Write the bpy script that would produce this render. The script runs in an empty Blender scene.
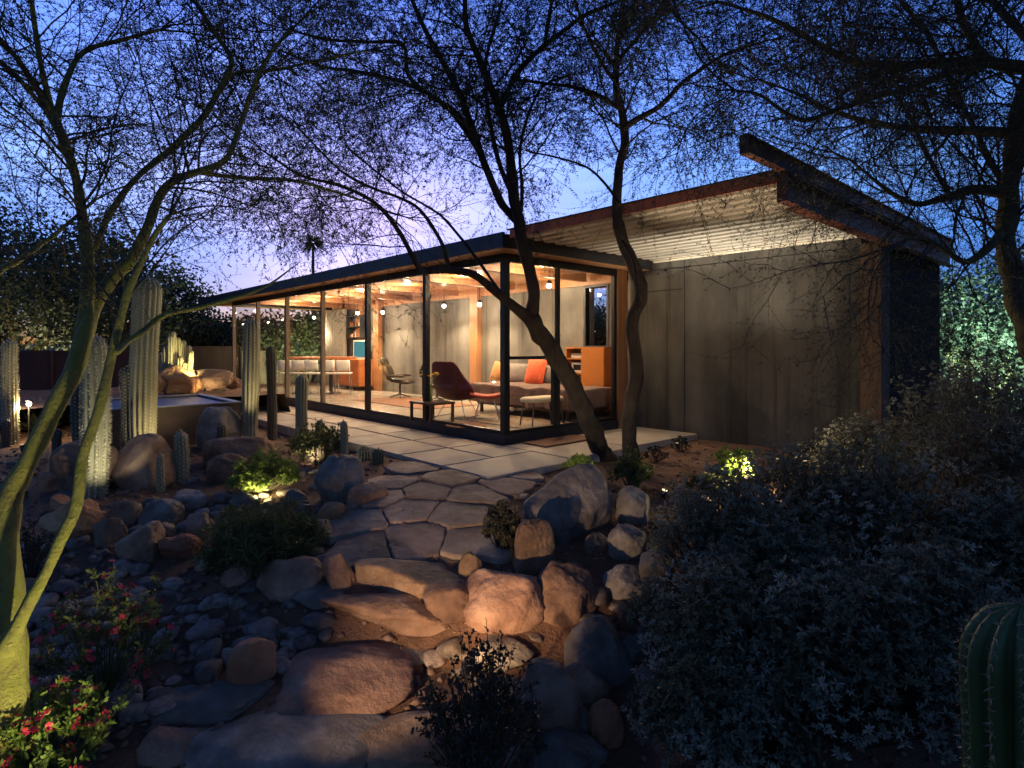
import bpy, math, random
import numpy as np
from mathutils import Vector, noise
random.seed(7); rng = np.random.default_rng(7)
R = math.radians
scene = bpy.context.scene
col = scene.collection

# ------------------------------------------------------------------ camera
CX, CY, CZ, YAW, F, HY = 6.379, -5.673, 1.3, 0.8324, 589.0, 347.8
cs, sn = math.cos(YAW), math.sin(YAW)
def W(px, py, Z):
    X = (px-512)/F*Z
    return Vector((CX+X*cs-Z*sn, CY+X*sn+Z*cs, CZ-(py-HY)/F*Z))
def XZ(u, v):
    dx, dy = u-CX, v-CY
    return cs*dx+sn*dy, -sn*dx+cs*dy
def UV(X, Z): return CX+X*cs-Z*sn, CY+X*sn+Z*cs
def uon(px, v):
    r = (px-512)/F; dy = v-CY
    return CX+(r*cs-sn)*dy/(cs+r*sn)
def von(px, u):
    r = (px-512)/F; dx = u-CX
    return CY+(cs+r*sn)*dx/(r*cs-sn)
def zat(u, v, py): return CZ-(py-HY)/F*XZ(u, v)[1]
cam = bpy.data.cameras.new('camera'); camo = bpy.data.objects.new('camera', cam); col.objects.link(camo)
camo.location = (CX, CY, CZ); camo.rotation_euler = (R(90), 0, YAW)
cam.sensor_width = 36; cam.lens = F/1024*36; cam.shift_y = -(384-HY)/1024
cam.clip_start = 0.05; cam.clip_end = 3000
scene.camera = camo

# ------------------------------------------------------------------ materials
def newmat(name):
    m = bpy.data.materials.new(name); m.use_nodes = True
    nt = m.node_tree; nt.nodes.clear()
    out = nt.nodes.new('ShaderNodeOutputMaterial')
    return m, nt, out
def N(nt, t, **kw):
    n = nt.nodes.new(t)
    for k, v in kw.items():
        if k in n.inputs: n.inputs[k].default_value = v
        else: setattr(n, k, v)
    return n
def ramp(nt, src, stops):
    r = nt.nodes.new('ShaderNodeValToRGB'); el = r.color_ramp.elements
    while len(el) > 1: el.remove(el[0])
    el[0].position = stops[0][0]; el[0].color = (*stops[0][1], 1)
    for p, c in stops[1:]:
        e = el.new(p); e.color = (*c, 1)
    nt.links.new(src, r.inputs[0]); return r.outputs[0]
def mat(name, c1, c2=None, scale=5, rough=.7, bump=0, bscale=None, metal=0, vary=0, stretch=(1,1,1), detail=6, c3=None, coord='Object', spec=.5, trans=0):
    """noise mixed colour with bump; vary = random brightness per object"""
    m, nt, out = newmat(name)
    b = N(nt, 'ShaderNodeBsdfPrincipled', Roughness=rough, Metallic=metal)
    b.inputs['Specular IOR Level'].default_value = spec
    tc = N(nt, 'ShaderNodeTexCoord'); mp = N(nt, 'ShaderNodeMapping'); mp.inputs['Scale'].default_value = stretch
    nt.links.new(tc.outputs[coord], mp.inputs[0])
    vec = mp.outputs[0]
    oi = N(nt, 'ShaderNodeObjectInfo')
    if vary:
        ad = N(nt, 'ShaderNodeVectorMath', operation='ADD'); nt.links.new(vec, ad.inputs[0])
        sc_ = N(nt, 'ShaderNodeMath', operation='MULTIPLY'); sc_.inputs[1].default_value = 50
        nt.links.new(oi.outputs['Random'], sc_.inputs[0]); nt.links.new(sc_.outputs[0], ad.inputs[1]); vec = ad.outputs[0]
    nz = N(nt, 'ShaderNodeTexNoise', Scale=scale, Detail=detail, Roughness=.62); nt.links.new(vec, nz.inputs['Vector'])
    c2 = c2 or tuple(x*.6 for x in c1)
    st = [(.33, c1), (.66, c2)] if c3 is None else [(.3, c1), (.5, c2), (.68, c3)]
    colr = ramp(nt, nz.outputs['Fac'], st)
    if vary:
        hs = N(nt, 'ShaderNodeHueSaturation'); nt.links.new(colr, hs.inputs['Color'])
        mr = N(nt, 'ShaderNodeMapRange'); mr.inputs[3].default_value = 1-vary; mr.inputs[4].default_value = 1+vary
        nt.links.new(oi.outputs['Random'], mr.inputs[0]); nt.links.new(mr.outputs[0], hs.inputs['Value'])
        mr2 = N(nt, 'ShaderNodeMapRange'); mr2.inputs[3].default_value = .488; mr2.inputs[4].default_value = .512
        wn = N(nt, 'ShaderNodeMath', operation='FRACT'); ml = N(nt, 'ShaderNodeMath', operation='MULTIPLY'); ml.inputs[1].default_value = 17.3
        nt.links.new(oi.outputs['Random'], ml.inputs[0]); nt.links.new(ml.outputs[0], wn.inputs[0])
        nt.links.new(wn.outputs[0], mr2.inputs[0]); nt.links.new(mr2.outputs[0], hs.inputs['Hue'])
        colr = hs.outputs[0]
    nt.links.new(colr, b.inputs['Base Color'])
    if bump:
        n2 = N(nt, 'ShaderNodeTexNoise', Scale=bscale or scale*6, Detail=8, Roughness=.65); nt.links.new(vec, n2.inputs['Vector'])
        bp = N(nt, 'ShaderNodeBump', Strength=bump, Distance=.035); nt.links.new(n2.outputs['Fac'], bp.inputs['Height'])
        nt.links.new(bp.outputs[0], b.inputs['Normal'])
    sh = b.outputs[0]
    if trans:
        tr = N(nt, 'ShaderNodeBsdfTranslucent'); nt.links.new(colr, tr.inputs[0])
        mx = N(nt, 'ShaderNodeMixShader'); mx.inputs[0].default_value = trans
        nt.links.new(sh, mx.inputs[1]); nt.links.new(tr.outputs[0], mx.inputs[2]); sh = mx.outputs[0]
    nt.links.new(sh, out.inputs[0]); return m
KE = .18   # long exposure: lamp powers are written for exposure 0 and scaled by this
def emit(name, c, s):
    s *= KE
    m, nt, out = newmat(name); e = N(nt, 'ShaderNodeEmission', Strength=s); e.inputs[0].default_value = (*c, 1)
    nt.links.new(e.outputs[0], out.inputs[0]); return m
def glassmat(name, tint=(1,1,1)):
    m, nt, out = newmat(name)
    t = N(nt, 'ShaderNodeBsdfTransparent'); t.inputs[0].default_value = (*tint, 1)
    g = N(nt, 'ShaderNodeBsdfGlossy', Roughness=0.0)
    ge = N(nt, 'ShaderNodeNewGeometry'); dt = N(nt, 'ShaderNodeVectorMath', operation='DOT_PRODUCT')
    nt.links.new(ge.outputs['Normal'], dt.inputs[0]); nt.links.new(ge.outputs['Incoming'], dt.inputs[1])
    def mth(op, a, b=None):
        n = N(nt, 'ShaderNodeMath', operation=op)
        nt.links.new(a, n.inputs[0])
        if b is not None: n.inputs[1].default_value = b
        return n.outputs[0]
    om = mth('MULTIPLY', mth('ABSOLUTE', dt.outputs['Value']), -1); om = mth('ADD', om, 1)
    fac = mth('ADD', mth('MULTIPLY', mth('POWER', om, 5), .85), .03)
    mx = N(nt, 'ShaderNodeMixShader'); nt.links.new(fac, mx.inputs[0])
    nt.links.new(t.outputs[0], mx.inputs[1]); nt.links.new(g.outputs[0], mx.inputs[2]); nt.links.new(mx.outputs[0], out.inputs[0]); return m

def concrete(name='board formed concrete', k=1.0):
    m, nt, out = newmat(name)
    b = N(nt, 'ShaderNodeBsdfPrincipled', Roughness=.8)
    tc = N(nt, 'ShaderNodeTexCoord')
    def nz(st, scale, det=6):
        mp = N(nt, 'ShaderNodeMapping'); mp.inputs['Scale'].default_value = st; nt.links.new(tc.outputs['Object'], mp.inputs[0])
        n = N(nt, 'ShaderNodeTexNoise', Scale=scale, Detail=det, Roughness=.6); nt.links.new(mp.outputs[0], n.inputs[0]); return n.outputs['Fac']
    a = ramp(nt, nz((1, 1, .16), 1.3, 9), [(.34, (.045*k, .04*k, .035*k)), (.42, (.095*k, .087*k, .08*k)), (.52, (.14*k, .13*k, .118*k)), (.7, (.18*k, .167*k, .15*k))])
    c = ramp(nt, nz((1, 1, .6), 1.3, 10), [(.35, (.5, .5, .52)), (.62, (1, 1, 1))])
    d = ramp(nt, nz((1.2, 1.2, .035), 4, 5), [(.30, (.30, .27, .25)), (.38, (.8, .78, .76)), (.44, (1, 1, 1))])
    mx = N(nt, 'ShaderNodeMix', data_type='RGBA', blend_type='MULTIPLY'); mx.inputs[0].default_value = 1
    nt.links.new(a, mx.inputs[6]); nt.links.new(c, mx.inputs[7])
    m2 = N(nt, 'ShaderNodeMix', data_type='RGBA', blend_type='MULTIPLY'); m2.inputs[0].default_value = 1
    nt.links.new(mx.outputs[2], m2.inputs[6]); nt.links.new(d, m2.inputs[7])
    nt.links.new(m2.outputs[2], b.inputs['Base Color'])
    bp = N(nt, 'ShaderNodeBump', Strength=.4, Distance=.01); nt.links.new(nz((1, 1, .5), 25), bp.inputs['Height'])
    nt.links.new(bp.outputs[0], b.inputs['Normal']); nt.links.new(b.outputs[0], out.inputs[0]); return m
def planks(name, c1, c2, axis, width, rough=.4, bump=.4):
    """boards whose joints run across one axis, with per board tone and grain"""
    m, nt, out = newmat(name)
    b = N(nt, 'ShaderNodeBsdfPrincipled', Roughness=rough)
    tc = N(nt, 'ShaderNodeTexCoord'); sp = N(nt, 'ShaderNodeSeparateXYZ'); nt.links.new(tc.outputs['Object'], sp.inputs[0])
    dv = N(nt, 'ShaderNodeMath', operation='DIVIDE'); dv.inputs[1].default_value = width; nt.links.new(sp.outputs[axis], dv.inputs[0])
    fl = N(nt, 'ShaderNodeMath', operation='FLOOR'); nt.links.new(dv.outputs[0], fl.inputs[0])
    wn = N(nt, 'ShaderNodeTexWhiteNoise', noise_dimensions='1D'); nt.links.new(fl.outputs[0], wn.inputs['W'])
    fr = N(nt, 'ShaderNodeMath', operation='FRACT'); nt.links.new(dv.outputs[0], fr.inputs[0])
    st = [1.5, 1.5, 1.5]; st[axis] = 18
    mp = N(nt, 'ShaderNodeMapping'); mp.inputs['Scale'].default_value = st; nt.links.new(tc.outputs['Object'], mp.inputs[0])
    n = N(nt, 'ShaderNodeTexNoise', Scale=2.5, Detail=6); nt.links.new(mp.outputs[0], n.inputs[0])
    ad = N(nt, 'ShaderNodeMath', operation='MULTIPLY_ADD'); ad.inputs[1].default_value = .55; nt.links.new(wn.outputs[0], ad.inputs[0])
    s2 = N(nt, 'ShaderNodeMath', operation='MULTIPLY'); s2.inputs[1].default_value = .6; nt.links.new(n.outputs['Fac'], s2.inputs[0]); nt.links.new(s2.outputs[0], ad.inputs[2])
    c = ramp(nt, ad.outputs[0], [(.15, c1), (.85, c2)])
    j = ramp(nt, fr.outputs[0], [(0, (.25, .25, .25)), (.05, (1, 1, 1))])
    mx = N(nt, 'ShaderNodeMix', data_type='RGBA', blend_type='MULTIPLY'); mx.inputs[0].default_value = 1
    nt.links.new(c, mx.inputs[6]); nt.links.new(j, mx.inputs[7]); nt.links.new(mx.outputs[2], b.inputs['Base Color'])
    nt.links.new(b.outputs[0], out.inputs[0]); return m

M = {}
M['rock_brown'] = mat('brown granite', (.09, .05, .035), (.22, .135, .09), 3.2, .85, .75, 16, vary=.28, c3=(.34, .23, .16))
M['rock_grey'] = mat('grey granite', (.09, .078, .07), (.17, .148, .13), 3.6, .88, .75, 18, vary=.25, c3=(.30, .27, .25))
M['rock_red'] = mat('rust granite', (.20, .08, .04), (.32, .15, .075), 2.2, .85, .7, 16, vary=.2, c3=(.42, .26, .16))
M['cobble'] = mat('river cobble', (.07, .055, .048), (.15, .12, .105), 4, .75, .3, 30, vary=.5, c3=(.25, .20, .18))
M['flag'] = mat('flagstone', (.13, .085, .065), (.24, .17, .135), 3.4, .85, .9, 12, vary=.35, c3=(.34, .25, .20))
M['mortar'] = mat('sandy joint fill', (.12, .085, .065), (.18, .13, .10), 9, .95, .6, 60)
M['soil'] = mat('gravelly soil', (.07, .035, .022), (.15, .08, .05), 4, .95, 1.0, 40, c3=(.20, .10, .065))
M['gravel'] = mat('gravel', (.10, .06, .045), (.22, .14, .11), 9, .9, .3, 40, vary=0)
M['concrete'] = concrete('board formed concrete', 1.15); M['concrete_shaded'] = concrete('shade darkened concrete', .62)  # base raised indoors and lowered outdoors, putting light and shade into one concrete
M['paver'] = mat('paver concrete', (.30, .26, .22), (.38, .335, .285), 3, .75, .25, 30, vary=.12)
M['floor'] = mat('polished floor', (.30, .26, .22), (.36, .31, .26), 2, .22, .05, 10)
M['steel'] = mat('blackened steel', (.012, .013, .017), (.022, .022, .026), 6, .38, .1, 30, metal=.4)
M['fascia'] = mat('dark steel fascia', (.018, .02, .03), (.035, .036, .045), 4, .5, .1, 30, metal=.3)
M['redsteel'] = mat('rusted red steel', (.66, .21, .08), (.46, .12, .05), 6, .6, .3, 30)
M['darkred'] = mat('oxblood steel', (.16, .045, .035), (.09, .03, .024), 6, .55, .3, 30)
M['corten'] = mat('weathered corten steel', (.10, .032, .018), (.06, .02, .013), 1.6, .8, .3, 30, stretch=(1, 1, .3))
M['darkwall'] = mat('dark wing wall', (.022, .017, .016), (.034, .028, .026), 2, .95, .3, 30, stretch=(1, 1, .2), spec=.1)
M['brownwall'] = mat('dark stone tank wall', (.05, .035, .027), (.09, .062, .046), 3, .8, .5, 20)
M['woodpost'] = mat('douglas fir', (.36, .17, .075), (.25, .11, .05), 3, .5, .1, 30, stretch=(5, 5, .25))
M['postgrey'] = mat('weathered timber post', (.13, .09, .06), (.085, .06, .042), 3, .7, .3, 30, stretch=(5, 5, .3))
M['soffit'] = planks('fir soffit boards', (.34, .17, .08), (.46, .25, .12), 1, .14, .35)
M['ceiling'] = planks('fir ceiling boards', (.36, .16, .06), (.50, .25, .10), 1, .14, .16)
M['deck'] = mat('galvanised corrugated deck', (.62, .59, .53), (.50, .47, .42), 3, .45, .05, 30, metal=.25)
M['trim'] = mat('cream trim', (.62, .58, .5), (.55, .5, .42), 3, .6)
M['rimsteel'] = mat('galvanised tank rim', (.30, .31, .33), (.22, .23, .25), 5, .45, .1, 30, metal=.4)
M['rustpost'] = mat('rust brown column', (.13, .075, .046), (.085, .05, .032), 2.5, .8, .4, 30, stretch=(1, 1, .4))
M['glass'] = glassmat('window glass', (.96, .97, .97))
M['water'] = mat('pool water', (.010, .018, .03), (.012, .02, .032), 2, .30, .6, 14, spec=1)
M['orange'] = mat('orange lacquer', (.48, .17, .03), (.40, .135, .025), 2, .35)
M['teak'] = mat('teak veneer', (.42, .14, .04), (.30, .09, .03), 3, .4, stretch=(.4, .4, 8))
M['walnut'] = mat('dark walnut', (.07, .03, .016), (.04, .018, .01), 4, .4, stretch=(6, 1, 1))
M['burgundy'] = mat('burgundy wool', (.13, .022, .024), (.08, .014, .018), 30, .85, .3, 200)
M['redseat'] = mat('red wool', (.34, .05, .03), (.27, .04, .025), 30, .85, .3, 200)
M['leather'] = mat('dark leather', (.03, .022, .018), (.055, .04, .03), 10, .4, .2, 90)
M['duvet'] = mat('mauve duvet', (.17, .105, .09), (.13, .08, .07), 6, .9, .5, 9)
M['coral'] = mat('coral cushion', (.78, .14, .05), (.62, .10, .04), 14, .9, .4, 40)
M['greypillow'] = mat('grey pillow', (.24, .21, .20), (.2, .175, .165), 8, .9, .3, 30)
M['amber'] = mat('ochre cushion', (.50, .22, .07), (.36, .15, .05), 8, .9, .3, 30)
M['white'] = mat('white laminate', (.75, .72, .66), (.7, .67, .62), 3, .4)
M['cream'] = mat('cream upholstery', (.60, .52, .40), (.52, .45, .34), 8, .85, .2, 60)
M['chrome'] = mat('chrome wire', (.6, .6, .6), (.55, .55, .55), 3, .2, metal=1)
M['yellowflower'] = mat('yellow petals', (.80, .45, .03), (.85, .58, .06), 12, .6)
M['stemgreen'] = mat('cut stems', (.12, .22, .04), (.18, .3, .06), 6, .6)
M['rug'] = mat('woven rug', (.40, .33, .25), (.13, .09, .07), 16, .95, .5, 90, stretch=(1, 1, 1))
M['rugbrown'] = mat('brown rug', (.22, .11, .07), (.16, .08, .055), 8, .95, .4, 90)
M['mat'] = mat('door mat', (.22, .12, .07), (.15, .08, .05), 20, .95, .5, 90)
M['curtain'] = mat('linen curtain', (.42, .40, .36), (.34, .32, .29), 4, .9, .2, 60)
M['teal'] = emit('lit teal screen', (.10, .32, .34), .8)
M['bulb'] = emit('warm bulb', (1, .86, .62), 60)
M['lampglow'] = emit('path lamp glow', (1, .72, .36), 3)
M['black'] = mat('black fittings', (.015, .015, .015), (.02, .02, .02), 4, .5)
M['bark_dark'] = mat('mesquite bark', (.022, .015, .011), (.055, .038, .026), 14, .95, 1.0, 50, stretch=(1, 1, .35))
M['bark_green'] = mat('palo verde bark', (.20, .20, .035), (.27, .25, .06), 9, .75, .9, 45, c3=(.16, .12, .05))
M['bark_olive'] = mat('olive bark', (.07, .06, .03), (.12, .10, .05), 10, .9, .8, 50)
M['leaf_mesq'] = mat('mesquite leaflets', (.035, .05, .022), (.06, .075, .03), 3, .6, trans=.3)
M['leaf_palo'] = mat('palo verde leaflets', (.05, .055, .02), (.085, .085, .03), 3, .6, trans=.3)
M['twig'] = mat('twigs', (.035, .027, .022), (.06, .046, .034), 8, .9)
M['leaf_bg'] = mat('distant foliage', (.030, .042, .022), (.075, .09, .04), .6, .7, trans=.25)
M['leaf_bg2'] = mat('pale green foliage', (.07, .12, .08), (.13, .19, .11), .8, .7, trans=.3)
M['leaf_grey'] = mat('silver leaves', (.085, .085, .03), (.145, .145, .10), 2.6, .75, trans=.15, c3=(.42, .42, .35))
M['leaf_olive'] = mat('olive leaves', (.06, .075, .022), (.11, .12, .035), 5, .7, trans=.2)
M['leaf_bright'] = mat('fresh green leaves', (.10, .16, .025), (.20, .26, .05), 6, .6, trans=.3)
M['leaf_dark'] = mat('dark small leaves', (.02, .022, .014), (.042, .042, .025), 6, .6, trans=.1)
M['petal_red'] = mat('magenta red petals', (.55, .02, .05), (.7, .05, .12), 6, .6, trans=.3)
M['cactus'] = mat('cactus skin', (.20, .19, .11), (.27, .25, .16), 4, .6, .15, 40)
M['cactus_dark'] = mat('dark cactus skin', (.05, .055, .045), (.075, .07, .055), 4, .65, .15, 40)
M['cactus_green'] = mat('green cactus skin', (.035, .07, .02), (.06, .10, .03), 4, .5, .1, 40)
M['spine'] = mat('pale spines', (.50, .44, .30), (.62, .56, .40), 6, .7)
M['spine_dark'] = mat('brown spines', (.20, .14, .10), (.3, .22, .16), 6, .7)
M['agave'] = mat('agave leaf', (.05, .08, .06), (.08, .11, .08), 4, .6)

# ------------------------------------------------------------------ mesh buffer
class MB:
    def __init__(s): s.v = []; s.f = []; s.m = []
    def add(s, vs, fs, m=0):
        o = len(s.v); s.v.extend([tuple(p) for p in vs])
        for f in fs: s.f.append(tuple(i+o for i in f)); s.m.append(m)
    def quads(s, arr, m=0):      # arr n,4,3
        o = len(s.v); n = len(arr); s.v.extend(map(tuple, arr.reshape(-1, 3).tolist()))
        s.f.extend((o+4*i, o+4*i+1, o+4*i+2, o+4*i+3) for i in range(n)); s.m.extend([m]*n)
    def tris(s, arr, m=0):
        o = len(s.v); n = len(arr); s.v.extend(map(tuple, arr.reshape(-1, 3).tolist()))
        s.f.extend((o+3*i, o+3*i+1, o+3*i+2) for i in range(n)); s.m.extend([m]*n)
    def box(s, a, b, m=0):
        x0, y0, z0 = (min(a[i], b[i]) for i in range(3)); x1, y1, z1 = (max(a[i], b[i]) for i in range(3))
        s.add([(x0,y0,z0),(x1,y0,z0),(x1,y1,z0),(x0,y1,z0),(x0,y0,z1),(x1,y0,z1),(x1,y1,z1),(x0,y1,z1)],
              [(0,3,2,1),(4,5,6,7),(0,1,5,4),(1,2,6,5),(2,3,7,6),(3,0,4,7)], m); return s
    def tube(s, pts, rad, n=6, m=0, cap=True):
        pts = [Vector(p) for p in pts]; k = len(pts)
        if not hasattr(rad, '__len__'): rad = [rad]*k
        t0 = (pts[1]-pts[0]).normalized(); a = t0.orthogonal().normalized(); vs = []
        for i, p in enumerate(pts):
            t = (pts[min(i+1, k-1)]-pts[max(i-1, 0)])
            if t.length < 1e-9: t = t0
            t.normalize(); a = (a-t*a.dot(t))
            if a.length < 1e-6: a = t.orthogonal()
            a.normalize(); b = t.cross(a); r = rad[i]
            for j in range(n):
                th = 2*math.pi*j/n; ca, sa = math.cos(th)*r, math.sin(th)*r
                vs.append((p.x+a.x*ca+b.x*sa, p.y+a.y*ca+b.y*sa, p.z+a.z*ca+b.z*sa))
        fs = [(i*n+j, i*n+(j+1)%n, (i+1)*n+(j+1)%n, (i+1)*n+j) for i in range(k-1) for j in range(n)]
        if cap: fs += [tuple(range(n-1, -1, -1)), tuple((k-1)*n+j for j in range(n))]
        s.add(vs, fs, m); return s
    def lathe(s, prof, c=(0,0,0), n=16, m=0):
        vs = [(c[0]+r*math.cos(2*math.pi*j/n), c[1]+r*math.sin(2*math.pi*j/n), c[2]+z) for r, z in prof for j in range(n)]
        fs = [(i*n+j, i*n+(j+1)%n, (i+1)*n+(j+1)%n, (i+1)*n+j) for i in range(len(prof)-1) for j in range(n)]
        fs += [tuple(range(n-1, -1, -1)), tuple((len(prof)-1)*n+j for j in range(n))]
        s.add(vs, fs, m); return s
    def build(s, name, mats, parent=None, smooth=False, loc=None, bevel=0):
        me = bpy.data.meshes.new(name)
        off = Vector((0,0,0))
        if parent is not None and parent.get('_w', 1): off = rootloc(parent)
        elif loc is not None: off = Vector(loc)
        vs = s.v if off.length == 0 else [(x-off.x, y-off.y, z-off.z) for x, y, z in s.v]
        me.from_pydata(vs, [], s.f)
        mats = mats if isinstance(mats, (list, tuple)) else [mats]
        for k in mats: me.materials.append(M[k])
        if len(mats) > 1: me.polygons.foreach_set('material_index', s.m)
        if smooth: me.polygons.foreach_set('use_smooth', [True]*len(me.polygons))
        me.update()
        o = bpy.data.objects.new(name, me); col.objects.link(o)
        if parent is not None: o.parent = parent
        elif loc is not None: o.location = loc
        if bevel:
            bm = o.modifiers.new('bevel', 'BEVEL'); bm.width = bevel; bm.segments = 2; bm.limit_method = 'ANGLE'
        return o
ROOTS = {}
def rootloc(o):
    v = Vector((0,0,0))
    while o is not None:
        if o.name in LOCAL: return Vector((0,0,0))
        v += o.location; o = o.parent
    return v
LOCAL = set()      # things whose parts are modelled in local coordinates
def tag(o, label, cat, group=None):
    o['label'] = label; o['category'] = cat
    if group: o['group'] = group
    return o
def thing(name, label, cat, loc=(0,0,0), rz=0, group=None, local=False):
    o = bpy.data.objects.new(name, None); col.objects.link(o); o.empty_display_size = .1
    o.location = loc; o.rotation_euler = (0, 0, rz)
    if local: LOCAL.add(o.name)
    return tag(o, label, cat, group)
def struct(o): o['kind'] = 'structure'; return o
def box(name, a, b, m, parent=None, bevel=0): return MB().box(a, b).build(name, m, parent, bevel=bevel)
def copy_tree(o, parent=None):
    c = o.copy(); col.objects.link(c)
    if parent is not None: c.parent = parent
    for ch in list(o.children): copy_tree(ch, c)
    return c

# ------------------------------------------------------------------ ground
def interp(x, pts):
    if x <= pts[0][0]: return pts[0][1]
    for (a, b), (c, d) in zip(pts, pts[1:]):
        if x < c: return b+(d-b)*(x-a)/(c-a)
    return pts[-1][1]
PC = [(0,-.95),(2.6,-.92),(3.4,-.86),(3.95,-.82),(4.25,-.60),(4.5,-.50),(5.0,-.40),(5.8,-.24),(6.4,-.155),(8,-.15),(12,-.15),(40,0),(300,3)]
PL = [(0,-.95),(3,-.86),(3.8,-.74),(4.6,-.60),(5.4,-.46),(6.4,-.38),(8,-.30),(10,-.27),(12,-.2),(16,-.05),(40,.1),(300,3)]
PR = [(0,-.7),(2,-.62),(3.5,-.50),(4.5,-.38),(5.5,-.30),(7,-.21),(12,-.18),(40,0),(300,3)]
def sst(x, a, b):
    t = max(0, min(1, (x-a)/(b-a))); return t*t*(3-2*t)
def ground(u, v):
    X, Z = XZ(u, v)
    L = sst(-X, .25*max(Z,0)**.9, .25*max(Z,0)**.9+1.2); r = sst(X, .5, 1.5)
    z = interp(Z, PC)*(1-L)*(1-r)+interp(Z, PL)*L+interp(Z, PR)*r*(1-L)
    if Z < 60:
        z += .045*noise.noise(Vector((u*.9, v*.9, 0)))+.018*noise.noise(Vector((u*3.1, v*3.1, 4)))
    if u < 5 and u > -13 and v > -1.75 and v < 7:      # levelled for the house and its patio
        e = min(sst(v, -1.75, -1.55), 1)
        if u < 1.6 or v > 2.9: z = min(z, -.16) if v > -1.5 else z*(1-e)+min(z, -.16)*e
    return z
def G(px, py):
    """the ground point seen at a pixel of the frame"""
    Z = 1.6; lastd = None
    while Z < 90:
        p = W(px, py, Z); d = p.z-ground(p.x, p.y)
        if d <= 0: break
        Z += .03 if Z < 12 else .25
    return Vector((p.x, p.y, ground(p.x, p.y))), Z
xs = sorted(set([round(s*(.06*i+.00045*i**3), 4) for i in range(0, 95) for s in (1, -1)]))
zs = [-8+.5*i for i in range(16)]+[.085*i for i in range(0, 150)]
t = zs[-1]
while t < 700: t *= 1.07; zs.append(t)
mb = MB(); vs = []
for Z in zs:
    for X in xs:
        u, v = UV(X*(1+max(0, Z-12)/14), Z); vs.append((u, v, ground(u, v)))
nx = len(xs)
mb.add(vs, [(j*nx+i, j*nx+i+1, (j+1)*nx+i+1, (j+1)*nx+i) for j in range(len(zs)-1) for i in range(nx-1)])
struct(mb.build('ground', 'soil', smooth=True))

# patio of concrete slabs
mb = MB(); g = .022
def slab(u0, u1, v0, v1, z=-.10, dz=0): mb.box((u0+g, v0+g, -.26), (u1-g, v1-g, z+dz))
ue = [1.52, .65, -.33, -1.25, -2.15, -3.1, -4.05, -5, -6, -7, -8, -9, -10, -11, -12]
for i in range(len(ue)-1):
    if ue[i+1] >= .4: 
        slab(ue[i+1], ue[i], -1.59, -.10)
    else:
        slab(ue[i+1], ue[i], -1.59, -.78, dz=random.uniform(-.003, .003)); slab(ue[i+1], ue[i], -.78, -.07, dz=random.uniform(-.003, .003))
slab(.05, 1.40, -.10, 1.2); slab(.05, 1.34, 1.2, 3.04)
struct(mb.build('patio', 'paver', bevel=.006))
mm = MB().box((.12, .22, -.098), (.60, 1.35, -.075)).build('door_mat', 'mat', bevel=.005)
tag(mm, 'flat brown door mat on the patio slab beside the glass corner', 'door mat')

# ------------------------------------------------------------------ house
PIT = 2.022; NB = 6; UL = -PIT*NB; VS = 2.52; VW = 3.08; UW = 3.70
ZF, ZH, ZC = .05, 2.55, 2.66
H = thing('glass_house', 'low modern pavilion with glass walls, flat overhanging roof and concrete wall', 'house', (0, 0, -.1))
box('floor_slab', (UL-.05, .03, -.2), (.0, VW, ZF), 'floor', H)
mb = MB()
mb.box((UL-.08, -.05, -.14), (.05, .03, ZF-.004)); mb.box((-.03, .03, -.14), (.05, VS+.08, ZF-.004)); mb.box((UL-.1, .03, -.14), (UL-.05, VW, ZF-.004))
mb.build('sill', 'fascia', H)
mb = MB()
mb.box((UL-.05, -.035, ZH), (.035, .035, ZC-.003)); mb.box((-.035, .035, ZH), (.035, VS+.05, ZC-.003)); mb.box((UL-.05, .035, ZH), (UL+.02, VW, ZC-.003))
mb.build('header', 'steel', H)
mb = MB().box((UL-.05, -.03, ZF-.002), (-.04, .03, ZF+.045)).box((-.03, .04, ZF-.002), (.03, VS, ZF+.045))
mb.build('bottom_rail', 'steel', H)
box('corner_post', (-.055, -.05, ZF), (.045, .05, ZH), 'steel', H)
for i in range(1, NB+1):
    w = .045 if i < 3 else .035
    box('mullion', (-PIT*i-w, -.045, ZF), (-PIT*i+w, .045, ZH), 'steel' if i < 3 else 'postgrey', H)
for i in range(NB):
    box('glass_pane', (-PIT*(i+1)+.045, -.004, ZF+.04), (-PIT*i-.045, .004, ZH), 'glass', H)
v1 = 1.10
box('mullion', (-.035, v1-.025, ZF), (.035, v1+.025, ZH), 'steel', H)
box('door_stile', (-.04, v1-.11, ZF+.05), (.04, v1-.03, 1.17), 'steel', H)
box('transom_bar', (-.03, .05, 1.13), (.03, v1-.026, 1.175), 'steel', H)
box('glass_pane', (-.004, .05, ZF+.04), (.004, v1-.026, ZH), 'glass', H)
box('glass_pane', (-.004, v1+.026, ZF+.04), (.004, VS-.03, ZH), 'glass', H)
box('glass_pane', (UL-.004, .04, ZF+.04), (UL+.004, 1.5, ZH), 'glass', H)
box('glass_pane', (UL-.004, 1.56, ZF+.04), (UL+.004, VW-.05, ZH), 'glass', H)
box('mullion', (UL-.03, 1.5, ZF), (UL+.03, 1.56, ZH), 'postgrey', H)
box('door_jamb', (-.03, VS-.03, ZF), (.035, VS+.04, ZH), 'steel', H)
box('timber_post', (-.10, VS+.06, -.1), (.06, VS+.30, ZC-.004), 'woodpost', H)
box('door_jamb', (-.03, VS+.302, -.1), (.035, VS+.35, ZC-.004), 'steel', H)
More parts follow.
